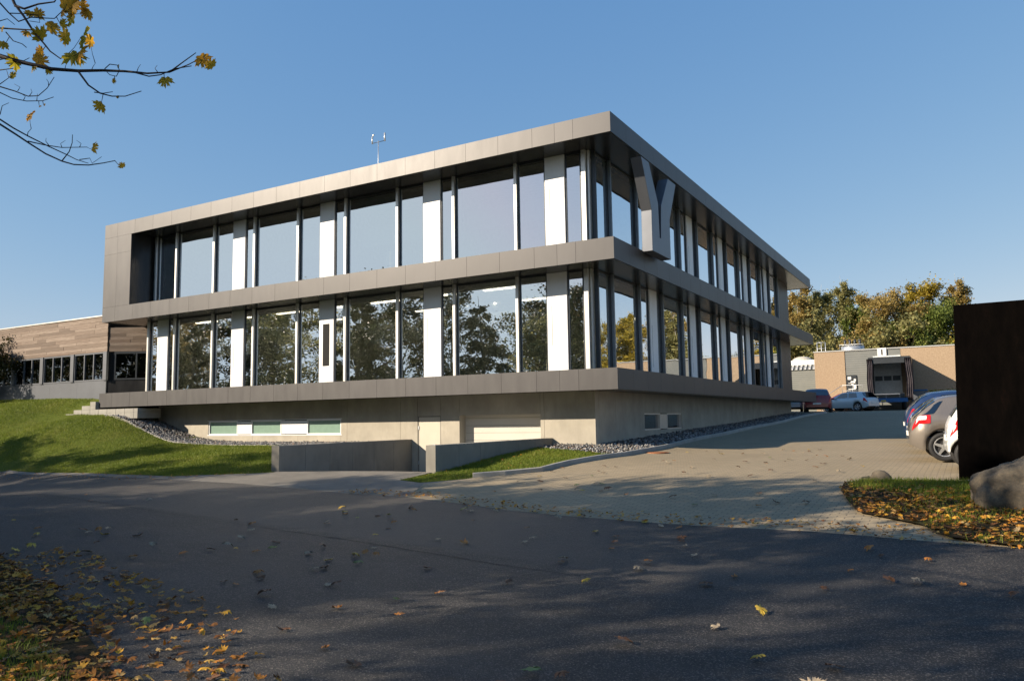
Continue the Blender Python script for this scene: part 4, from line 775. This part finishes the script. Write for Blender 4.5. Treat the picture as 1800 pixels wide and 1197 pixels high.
obj('ribs', f, 'alu', AX); obj('gutter', B((-16, -2.62, 58.65, 58.9, 6.37, 6.85)), 'whitep', AX)
q = bmesh.new(); bmesh.ops.create_uvsphere(q, u_segments=20, v_segments=10, radius=1.0, matrix=Matrix.Translation((-5.2, 60, 6.8)) @ Matrix.Scale(.5, 4, (0, 0, 1))); obj('skylight', q, 'cream', AX)
# hedge and bin right of the dock
hp = rng.uniform((6.3, 41, 1.7), (13, 42.2, 3.15), (9000, 3)); hp[:, 2] += rng.normal(0, .06, 9000)
V0 = np.column_stack([LS, np.zeros(len(LS))]); k = len(V0); v = np.einsum('nij,nkj->nki', rotmats(9000, 1), np.repeat(V0[None]*.16, 9000, 0))+hp[:, None]; F0 = leaf_arrays(LS)[1]
HG = empty('hedge', 'trimmed yellow green hedge in front of the warehouse wall', 'hedge', (0, 0, 0)); obj('foliage', npmesh('foliage', v.reshape(-1, 3), (F0[None]+np.arange(9000)[:, None, None]*k).reshape(-1, 3), 3, np.repeat(rng.random(9000), k)), 'leaf_yellow', HG)
q = bmesh.new(); [tube(q, [(x, 41.6+.2*math.sin(x*5), 1.5), (x+.1, 41.6, 2.6)], .03, 5) for x in np.arange(6.5, 13, .5)]; obj('stems', q, 'bark', HG)
WB = empty('waste_container', 'blue grey waste container against the warehouse wall right of the dock', 'container', (5.35, 48.6, h1(5.3, 48.6)))
obj('body', bevel(B((-.55, .55, -.4, .4, .12, 1.5)), .04), 'letter', WB); obj('lid', bevel(B((-.58, .58, -.44, .42, 1.505, 1.6)), .02), 'bluepaint', WB)
for s in (-.4, .4): q = bmesh.new(); tube(q, [(s-.03, -.3, .08), (s+.03, -.3, .08)], .08, 10); obj('wheel', q, 'black', WB)
# ------------------------------------------------------------------ cars
def carpaint(name, col, metal=0.0):
    m, n, b, o = newmat(name); b.inputs['Base Color'].default_value = (*col, 1); b.inputs['Metallic'].default_value = metal; b.inputs['Roughness'].default_value = .35
    b.inputs['Coat Weight'].default_value = .8; b.inputs['Coat Roughness'].default_value = .06
    v = coords(n); r = N(n, 'ShaderNodeMapRange'); r.inputs[3].default_value = .3; r.inputs[4].default_value = .5; n.links.new(noise(n, v, 3, 3), r.inputs[0]); n.links.new(r.outputs[0], b.inputs['Roughness']); return m
M['pwhite'] = carpaint('white_car_paint', (.72, .74, .74)); M['pgrey'] = carpaint('warm_grey_car_paint', (.21, .185, .16), .5); M['pblue'] = carpaint('bright_blue_car_paint', (.01, .11, .42), .2)
M['pnavy'] = carpaint('dark_blue_car_paint', (.015, .035, .1), .2); M['pred'] = carpaint('dark_red_car_paint', (.25, .012, .018), .1); M['plight'] = carpaint('pale_blue_car_paint', (.42, .52, .58), .2); M['pblack'] = carpaint('black_car_paint', (.012, .013, .015))
M['rim'] = simple('alloy_rim', (.55, .55, .54), .3, .7); M['lens'] = simple('red_lens', (.45, .012, .015), .12); M['lensw'] = simple('clear_lens', (.75, .72, .72), .1); M['trim'] = simple('black_plastic_trim', (.02, .02, .022), .5)
def interp(x, tab): return float(np.interp(x, [p[0] for p in tab], [p[1] for p in tab]))
def car(label, cat, paint, top, belt, W, wheels, R, loc, rz, glass, rear_glass, lights, group='cars parked in the yard', front_glass=None, spokes=5, extras=()):
    L = top[-1][0]; e = empty('parked_car', label, cat, loc, rz, group)
    def width(x):
        u = min(x, L-x); k = .42 if x < L/2 else .6
        return W*(1-.22*max(0, 1-u/k)**2.2)
    def sec(x):
        zt = interp(x, top); zb = min(interp(x, belt), zt-.025); w = width(x); zs = .24
        if x < .25: zs += .12*(1-x/.25)
        if x > L-.3: zs += .06*(x-L+.3)/.3
        for wx in wheels:
            a = abs(x-wx); ra = R+.055
            if a < ra: zs = max(zs, R+math.sqrt(ra*ra-a*a))
        hgt = max(0, zt-zb); wr = w*.955-.36*hgt; m1 = max(zs+.03, .42); m2 = max(m1+.02, .62)
        return [(w*.93, zs), (w*.985, min(m1, zb-.04)), (w, min(m2, zb-.03)), (w*.985, zb-.015), (w*.955, zb), (wr+.02, zt-.07*min(1, hgt*4)), (wr-.06, zt-.02*min(1, hgt*4)), (wr*.5, zt+.008), (0, zt+.014)]
    xs = sorted(set([round(x, 4) for x in list(np.arange(0, L+.001, .06))+[L]]+[round(wx+s*(R+.055)*c, 4) for wx in wheels for s in (-1, 1) for c in (1, .97, .88)]))
    b = bmesh.new(); rows = []
    for x in xs:
        s = sec(x); rows.append([b.verts.new((x, -y, z)) for y, z in s]+[b.verts.new((x, y, z)) for y, z in s[-2::-1]])
    for r0, r1 in zip(rows, rows[1:]):
        for k in range(len(r0)-1): f = b.faces.new((r0[k], r1[k], r1[k+1], r0[k+1])); f.smooth = True
    b.faces.new(rows[0]); b.faces.new(rows[-1][::-1]); bmesh.ops.recalc_face_normals(b, faces=b.faces); body = obj('body', b, paint, e)
    def S_(x, t, off=.006):
        s = sec(x); k = min(int(t), len(s)-2); f = t-k; a, c = s[k], s[k+1]; d = Vector((c[0]-a[0], c[1]-a[1])); nn = Vector((d.y, -d.x)).normalized() if d.length > 1e-6 else Vector((0, 1))
        return a[0]+(c[0]-a[0])*f+nn.x*off, a[1]+(c[1]-a[1])*f+nn.y*off
    def patch(nm, mat, fx, t0, t1, sides=(-1, 1), off=.006, nt_=5, nx=8):
        for sd in sides:
            b = bmesh.new(); g_ = []
            for j in range(nt_+1):
                t = t0+(t1-t0)*j/nt_; x0, x1 = fx(j/nt_); g_.append([b.verts.new((x0+(x1-x0)*i/nx, sd*S_(x0+(x1-x0)*i/nx, t, off)[0], S_(x0+(x1-x0)*i/nx, t, off)[1])) for i in range(nx+1)])
            for r0, r1 in zip(g_, g_[1:]):
                for k in range(nx): f = b.faces.new((r0[k], r0[k+1], r1[k+1], r1[k])); f.smooth = True
            bmesh.ops.recalc_face_normals(b, faces=b.faces); obj(nm, b, mat, e)
    for (a0, a1, b0, b1) in glass: patch('side_window', 'carglass', lambda u, a0=a0, a1=a1, b0=b0, b1=b1: (a0+(b0-a0)*u, a1+(b1-a1)*u), 4.1, 4.95)
    def centre(nm, x0, x1, mat='carglass', yt=.9):
        b = bmesh.new(); g_ = []
        for i in range(7):
            x = x0+(x1-x0)*i/6; s = sec(x); row = []
            sl = (interp(x+.01, top)-interp(x-.01, top))/.02; nrm = Vector((-sl, 1)).normalized()*.008
            for j in range(-6, 7):
                t = 8-abs(j)/6*2.6*yt; k = min(int(t), 7); f = t-k; yy = s[k][0]+(s[k+1][0]-s[k][0])*f; zz = s[k][1]+(s[k+1][1]-s[k][1])*f
                row.append(b.verts.new((x+nrm.x, (1 if j > 0 else -1)*yy if j else 0, zz+nrm.y)))
            g_.append(row)
        for r0, r1 in zip(g_, g_[1:]):
            for k in range(12): f = b.faces.new((r0[k], r0[k+1], r1[k+1], r1[k])); f.smooth = True
        bmesh.ops.recalc_face_normals(b, faces=b.faces); obj(nm, b, mat, e)
    centre('rear_window', *rear_glass)
    if front_glass: centre('windscreen', *front_glass)
    for (nm, mat, x0, x1, t0, t1) in lights: patch(nm, mat, lambda u: (x0+.03*u, x1-.03*abs(u-.4)), t0, t1, off=.01)
    q = bmesh.new(); box(q, .4, L-.4, -W*.86, W*.86, .22, .5); obj('underbody', q, 'trim', e)
    q = bmesh.new()
    for sd in (-1, 1):
        tube(q, [(L*.62, sd*W*.94, .93), (L*.62, sd*(W+.08), .95), (L*.62, sd*(W+.17), .95)], [.03, .075, .05], 8)
    obj('mirror', q, paint, e)
    obj('plate', B((-.012, .0, -.26, .26, .55, .66)), 'whitep', e)
    for wx in wheels:
        for sd in (-1, 1):
            we = empty('wheel', loc=(wx, sd*(W-.11), R)); we.parent = e
            q = bmesh.new(); pr = [(R*.66, -.09), (R*.9, -.105), (R*.985, -.08), (R, 0), (R*.985, .08), (R*.9, .105), (R*.66, .09)]; n_ = 36; rr = []
            for (r_, y_) in pr: rr.append([q.verts.new((r_*math.cos(2*math.pi*k/n_), y_, r_*math.sin(2*math.pi*k/n_))) for k in range(n_)])
            for a_, c_ in zip(rr, rr[1:]+rr[:1]):
                for k in range(n_): f = q.faces.new((a_[k], a_[(k+1) % n_], c_[(k+1) % n_], c_[k])); f.smooth = True
            bmesh.ops.recalc_face_normals(q, faces=q.faces); tagp = obj('tyre', q, 'black', we)
            q = bmesh.new(); tube(q, [(0, sd*.03, 0), (0, sd*.035, 0)], R*.64, 24); obj('brake_disc', q, 'trim', we)
            q = bmesh.new(); n_ = 30; ring = [[q.verts.new((r_*math.cos(2*math.pi*k/n_), sd*y_, r_*math.sin(2*math.pi*k/n_))) for k in range(n_)] for r_, y_ in ((R*.69, .09), (R*.66, .1), (R*.61, .085), (R*.6, .05))]
            for a_, c_ in zip(ring, ring[1:]):
                for k in range(n_): q.faces.new((a_[k], a_[(k+1) % n_], c_[(k+1) % n_], c_[k]))
            for k in range(spokes):
                a_ = 2*math.pi*k/spokes+.3; c_, s_ = math.cos(a_), math.sin(a_); P_ = [(R*.08, -R*.11), (R*.62, -R*.07), (R*.62, R*.07), (R*.08, R*.11)]
                lo = [q.verts.new((x*c_-y*s_, sd*.06, x*s_+y*c_)) for x, y in P_]; hi = [q.verts.new((x*c_-y*s_, sd*.09, x*s_+y*c_)) for x, y in P_]; q.faces.new(hi); q.faces.new(lo)
                for i in range(4): q.faces.new((lo[i], lo[(i+1) % 4], hi[(i+1) % 4], hi[i]))
            tube(q, [(0, sd*.05, 0), (0, sd*.1, 0)], R*.17, 12); bmesh.ops.recalc_face_normals(q, faces=q.faces); obj('rim', q, 'rim', we)
    q = bmesh.new(); tube(q, [(L*.45-.6, -.5, interp(L*.45, top)+.0), (L*.45+.5, -.5, interp(L*.45, top)+.0)], .006, 4); return e
HB_top = [(0, .62), (.04, .8), (.09, .93), (.2, 1.03), (.42, 1.24), (.62, 1.38), (.85, 1.43), (1.5, 1.46), (2.1, 1.42), (2.5, 1.28), (2.95, 1.02), (3.3, .95), (3.7, .86), (3.9, .74), (3.96, .55)]
HB_belt = [(0, .62), (.2, .99), (.6, 1.02), (1.5, .96), (2.6, .91), (3, .9), (3.96, .5)]
zc = lambda x, y: h1(x, y)+.022
def place(x, y): return (x, y, zc(x+2, y))
hb = dict(W=.86, R=.315)
car('warm grey hatchback with red and white tail light beside the small white car', 'car', 'pgrey', HB_top, HB_belt, .86, (.67, 3.2), .315, place(7.3, -.42), math.radians(6), [(.26, .5, .52, .7), (.88, 1.62, 1.02, 1.64), (1.7, 2.75, 1.72, 2.36)], (.12, .55), [('tail_light', 'lens', .06, .44, 2.55, 3.9), ('tail_light', 'lensw', .14, .36, 2.78, 3.15)], front_glass=(2.5, 2.95))
LB = [(0, .6), (.04, .85), (.12, .98), (.35, 1.2), (.6, 1.35), (.9, 1.41), (2, 1.44), (2.5, 1.36), (3.0, 1.12), (3.4, 1.0), (4.0, .88), (4.2, .7), (4.25, .5)]
LBb = [(0, .6), (.2, .97), (1.5, .95), (2.8, .93), (3.3, .92), (4.25, .5)]
car('bright blue hatchback parked just beyond the warm grey hatchback', 'car', 'pblue', LB, LBb, .88, (.8, 3.4), .32, place(7.16, 2.1), math.radians(6), [(.8, 1.7, .95, 1.7), (1.8, 2.9, 1.8, 2.5)], (.14, .62), [('tail_light', 'lens', .03, .22, 2.5, 3.9), ('tail_light', 'lensw', .06, .15, 2.7, 3.1)], front_glass=(2.5, 3.0))
WG = [(0, .6), (.04, .9), (.14, 1.05), (.45, 1.36), (.7, 1.47), (1.2, 1.52), (2.6, 1.5), (3.1, 1.38), (3.6, 1.08), (4.0, .98), (4.5, .85), (4.62, .5)]
WGb = [(0, .6), (.2, 1.02), (2, .97), (3.5, .95), (4.62, .5)]
car('dark blue estate car with roof rails, farthest in the row beside the slab', 'car', 'pnavy', WG, WGb, .9, (.9, 3.6), .33, place(6.9, 5.0), math.radians(6), [(.75, 1.7, .95, 1.7), (1.8, 2.7, 1.8, 2.7), (2.8, 3.5, 2.8, 3.1)], (.2, .6), [('tail_light', 'lens', .05, .3, 2.4, 3.95)], front_glass=(3.1, 3.6))
car('dark blue car mostly hidden behind the bright blue hatchback', 'car', 'pnavy', WG, WGb, .9, (.9, 3.6), .33, place(6.75, 8.0), math.radians(6), [(.75, 1.7, .95, 1.7), (1.8, 2.7, 1.8, 2.7), (2.8, 3.5, 2.8, 3.1)], (.2, .6), [('tail_light', 'lens', .05, .3, 2.4, 3.95)], front_glass=(3.1, 3.6))
SM = [(0, .55), (.03, .85), (.1, 1.02), (.28, 1.3), (.5, 1.48), (.8, 1.54), (1.4, 1.55), (1.8, 1.42), (2.1, 1.12), (2.35, .95), (2.6, .8), (2.7, .5)]
SMb = [(0, .55), (.2, 1.0), (1.5, .98), (2.1, .93), (2.7, .5)]
car('small white two seater with a round tail light, half hidden by the black slab', 'car', 'pwhite', SM, SMb, .78, (.38, 2.25), .29, place(8.12, -3.1), math.radians(4), [(.2, .3, .36, .46), (.55, .78, .62, .8), (.86, 1.95, .88, 1.65)], (.1, .4), [('tail_light', 'lens', .03, .2, 2.5, 3.2), ('tail_light', 'lensw', .09, .16, 2.7, 3.0)], front_glass=(1.8, 2.1))
GF = [(0, .6), (.04, .85), (.12, .97), (.3, 1.15), (.5, 1.38), (.75, 1.45), (1.6, 1.47), (2.2, 1.42), (2.9, 1.1), (3.1, 1.0), (3.6, .92), (4.05, .8), (4.2, .6), (4.25, .5)]
a = math.radians(152)
car('pale silver blue hatchback parked side on in front of the warehouse door', 'car', 'plight', GF, LBb, .88, (.8, 3.4), .32, (2.55, 43.3, h1(1, 44)+.022), a, [(.8, 1.55, .95, 1.6), (1.62, 2.75, 1.68, 2.25)], (.14, .5), [('tail_light', 'lens', .03, .3, 2.4, 3.8)], front_glass=(2.3, 2.9))
SV = [(0, .6), (.04, .95), (.15, 1.15), (.4, 1.5), (.7, 1.62), (2.6, 1.6), (3.2, 1.2), (3.5, 1.08), (4.2, .95), (4.4, .6), (4.45, .5)]
SVb = [(0, .6), (.2, 1.08), (2, 1.02), (3.3, 1.0), (4.45, .5)]
car('dark red car seen from behind at the far corner of the office', 'car', 'pred', SV, SVb, .92, (.85, 3.55), .36, (-.35, 36.2, h1(0, 37)+.022), math.radians(97), [(.75, 1.7, .95, 1.7), (1.8, 3.0, 1.8, 2.6)], (.16, .55), [('tail_light', 'lens', .05, .3, 2.4, 3.9)], front_glass=(2.65, 3.2))
car('red car mostly hidden behind the pale silver blue hatchback', 'car', 'pred', GF, LBb, .88, (.8, 3.4), .32, (1.9, 46.7, h1(0, 47)+.022), a, [(.8, 1.55, .95, 1.6), (1.62, 2.75, 1.68, 2.25)], (.14, .5), [('tail_light', 'lens', .03, .3, 2.4, 3.8)], front_glass=(2.3, 2.9))
car('white car glimpsed under the far end of the office slab', 'car', 'pwhite', GF, LBb, .88, (.8, 3.4), .32, (-2.6, 38.8, h1(-2, 40)+.022), math.radians(100), [(.8, 1.55, .95, 1.6), (1.62, 2.75, 1.68, 2.25)], (.14, .5), [('tail_light', 'lens', .03, .3, 2.4, 3.8)], front_glass=(2.3, 2.9))
# ------------------------------------------------------------------ slab, boulder, small stone
p = G(1690, 849); D_ = float((p-CAM)@FW); pt = at_d(1675, 533, D_); ang = .0
m, n, b_, o_ = newmat('shade_black_rusty_steel'); v = coords(n, (1, 1, .3)); f = noise(n, v, 5, 6, .7)
n.links.new(ramp(n, f, [(.35, (.002, .0018, .0018)), (.6, (.0035, .0028, .0025)), (.8, (.009, .005, .004))]), b_.inputs['Base Color']); b_.inputs['Specular IOR Level'].default_value = .0; b_.inputs['Roughness'].default_value = .8; bump(n, b_, noise(n, coords(n), 40, 3), .2, .004); M['slab'] = m  # rust tones sunk to near black, the slab's shade put into its colour
SL = empty('sign_slab', 'tall steel sign slab, black with painted shade, standing on the leafy verge beside the boulder', 'sign', (float(p[0]), float(p[1]), float(p[2])))
hs = float(pt[2]-p[2]); f = bmesh.new(); prism(f, [(-.03, 0.05), (3.6, 0.05), (3.6, hs+.02), (float(pt[0]-p[0]), hs)], 'y', 0, .16); bmesh.ops.bevel(f, geom=list(f.edges), offset=.006, segments=1, affect='EDGES'); obj('panel', f, 'slab', SL)
for x in (.05, 1.6, 3.2):
    obj('foot', B((x-.04, x+.14, -.08, .24, -.03, .02)), 'steel', SL)
    q = bmesh.new(); [tube(q, [(x+.05, y, .02), (x+.05, y, .07)], .014, 6) for y in (-.05, .21)]; obj('bolt', q, 'steel', SL)
m, n, b_, o_ = newmat('granite'); v = coords(n); f1 = noise(n, v, 2.5, 6, .7); f2 = noise(n, v, 50, 4, .8)
c = ramp(n, f1, [(.35, (.035, .028, .02)), (.52, (.115, .09, .06)), (.7, (.24, .19, .125))]); c = mixc(n, ramp(n, f2, [(.4, (.6, .6, .6)), (.6, (0, 0, 0))]), c, (.05, .05, .042)); n.links.new(c, b_.inputs['Base Color']); b_.inputs['Roughness'].default_value = .9; bump(n, b_, f2, .6, .015); M['granite'] = m
from mathutils import noise as mn
def rock(name, c, rad, sc, label, seed, cat='boulder', sub=5):
    q = bmesh.new(); bmesh.ops.create_icosphere(q, subdivisions=sub, radius=rad)
    for v in q.verts:
        p_ = v.co.normalized(); k = 1+.22*mn.noise(p_*1.3+Vector((seed, 0, 0)))+.08*mn.noise(p_*3.5+Vector((seed, 3, 0)))+.02*mn.noise(p_*11); v.co = Vector((p_.x*sc[0], p_.y*sc[1], p_.z*sc[2]))*rad*k
    for f in q.faces: f.smooth = True
    o = obj(name, q, 'granite', label=label, cat=cat); o.location = c; return o
pb = G(1765, 903); rock('boulder', (float(pb[0])+.42, float(pb[1])+.4, float(pb[2])+.2), .6, (1.25, .9, .84), 'large rounded granite boulder in front of the black sign slab', 3.3)
ps = G(1547, 851); rock('stone', (float(ps[0]), float(ps[1])+.1, float(ps[2])+.08), .17, (1, .8, .85), 'small block shaped stone at the tip of the leafy verge', 8.1, 'stone', 3)
ps = G(1525, 848); rock('stone', (float(ps[0])-.02, float(ps[1])+.1, float(ps[2])+.02), .12, (1, .8, .7), 'flat little stone half sunk in grass left of the block shaped stone', 5.1, 'stone', 3)
# ------------------------------------------------------------------ fallen leaves
VL = GP([(1490, 858), (1560, 845), (1640, 848), (1700, 850), (1800, 870), (1800, 985), (1640, 950), (1560, 915), (1500, 900)], .06)
def dens(q): return rng.random(len(q)) < np.clip(.25+(-q[:, 1]-6.6)*.55, .08, 1)
litter('leaf_litter', scatter_pts(V, 5200, dens), .075, 'thick orange and brown leaf litter on the verge round the boulder', dz=.065)
NL = [(5.9, -19.1), (4.3, -17.7), (2.3, -16.6), (-1.8, -15.4), (-8, -14.4), (-8, -19), (2, -22.5), (6, -22.5)]
def dn(q): 
    d = (q[:, 1]+16.8)+(q[:, 0]-1.5)*.42; return rng.random(len(q)) < np.clip(.95-d*.9, .05, 1)
litter('leaf_litter', scatter_pts(NL, 12000, dn), .078, 'dense carpet of fallen maple leaves at the near left road edge', dz=.045, T=LT); litter('leaf_litter', scatter_pts([(6.8, -19.4), (5.0, -17.2), (3, -16.0), (-1.5, -14.7), (-2, -15.7), (2, -17.2), (5.5, -19.9)], 800), .075, 'thinner fringe of fallen leaves spilling from the verge onto the asphalt', dz=.045)
PE = [(a[0], a[1]+.55) for a in E_[3:]]+[(a[0], a[1]-.12) for a in E_[:2:-1]]
litter('leaf_litter', scatter_pts(PE, 600), .06, 'scattered brown leaves gathered along the seam of yard paving and asphalt', dz=.045)
litter('leaf_litter', scatter_pts([(-30, -4.2)]+L1+[(-8.3, -5.2), (-10, -7), (-30, -5.4)], 500), .05, 'small leaves along the foot of the left lawn', dz=.04)
litter('leaf_litter', scatter_pts(LAWN2, 110), .045, 'few scattered leaves on the small sunlit lawn', dz=.04)
LCOL = [('brown', simple('brown_leaf', (.13, .06, .025), .7, 0, .4, 60)), ('orange', simple('orange_leaf', (.38, .15, .025), .65, 0, .35, 60)), ('yellow', simple('yellow_leaf', (.5, .33, .04), .65, 0, .3, 60)), ('pale tan', simple('tan_leaf', (.33, .26, .17), .7, 0, .3, 60)), ('dull green', simple('green_leaf', (.16, .2, .05), .65, 0, .3, 60))]
LM = []
for i in range(8):
    T, F = leaf_arrays(LT, rng.uniform(-.7, .9)); T = T.copy(); T[:, 2] += rng.uniform(-.5, .5)*T[:, 0]*np.abs(T[:, 0])+.25*rng.uniform(-1, 1)*T[:, 1]**2
    T[:, 2] -= T[:, 2].min(); me = npmesh('fallen_leaf', T, F, 3); LM.append((me, T))
ROADP = [(6.6, -18.9), (3.9, -17.1), (.5, -15.7), (-8, -14), (-12, -10.2), (-7, -7.3), (1.5, -9.3), (9, -10.3), (13, -11), (12.5, -16.5), (9.2, -18.5)]
YARD = [(-1.2, -6.2), (.6, -8.3), (4, -9.3), (6.6, -9.4), (6.4, -6), (6.8, -3), (5, 3), (1, 3), (.8, -2)]
def droad(q):
    d = np.hypot(q[:, 0]-8.5, q[:, 1]+20.6); return rng.random(len(q)) < np.clip(1.1-d/17+.5*(q[:, 0] < 3.5)*(q[:, 1] < -13.2), .15, 1)
LG = {}
for P_, cnt, where_, gname in ((ROADP, 215, 'lying on the asphalt road', 'fallen leaves scattered on the road'), (YARD, 70, 'lying on the paved yard entrance', 'fallen leaves scattered on the yard paving')):
    pts = scatter_pts(P_, cnt, droad if cnt > 100 else None); zz = H(pts[:, 0], pts[:, 1])
    for (x, y), z in zip(pts, zz):
        k = int(rng.integers(8)); ci = int(rng.choice(5, p=[.3, .2, .1, .3, .1])); o = bpy.data.objects.new('fallen_leaf', LM[k][0]); C.objects.link(o)
        if not LM[k][0].materials: LM[k][0].materials.append(None)
        o.material_slots[0].link = 'OBJECT'; o.material_slots[0].material = LCOL[ci][1]
        s_ = float(rng.uniform(.075, .15)); o.location = (x, y, z+.043); o.rotation_euler = (rng.normal(0, .12), rng.normal(0, .12), rng.uniform(0, 6.28)); o.scale = (s_, s_, s_)
        tag(o, LCOL[ci][0]+' fallen maple leaf '+where_, 'leaf', LCOL[ci][0]+' '+gname)
# ------------------------------------------------------------------ office interior things seen through the glass
M['cab'] = simple('cabinet_laminate', (.5, .54, .44), .5)
def cabinet(x, y, z, w, hh, rz, lab):
    e = empty('cabinet', lab, 'cabinet', (x, y, z), rz, 'office cabinets behind the glass'); obj('body', B((-w/2, w/2, -.22, .22, .05, hh)), 'cab', e)
    for i in range(2): obj('door', B((-w/2+.01+i*w/2, i*w/2-.01, -.235, -.222, .08, hh-.03)), 'inner', e)
    obj('plinth', B((-w/2+.02, w/2-.02, -.2, .2, 0, .05)), 'gap', e)
nm = {-6.33: 'rightmost', -11.25: 'second from right', -16.16: 'third from right', -21.05: 'leftmost'}
for mx, t in nm.items():
    cabinet(mx+1.9, 2.0, ZL1+.02, 1.0, .48, 0, 'low pale cabinet behind the '+t+' large pane of the ground floor'); cabinet(mx+3.35, 2.1, ZL1+.02, .9, .5, 0, 'low cabinet just right of the '+t+' large ground floor pane')
cabinet(-14.6, 3.0, ZL1+.02, .8, 1.5, 0, 'tall cabinet behind the third large ground floor pane from the right'); cabinet(-9.9, 2.6, ZM1+.02, 1.0, 1.25, 0, 'pale cabinet low behind the upper floor glass')

pd = G(1154, 797); q = bmesh.new(); tube(q, [(0, 0, .0), (0, 0, .035)], .36, 28); tube(q, [(0, 0, .036), (0, 0, .043)], .3, 28); M['rust'] = simple('rusty_iron', (.3, .12, .05), .8, .2, .3, 20)
do = obj('drain_cover', q, 'rust', label='round rusty drain cover in the paving near the kerb', cat='drain cover'); do.location = (float(pd[0]), float(pd[1]), float(pd[2]))
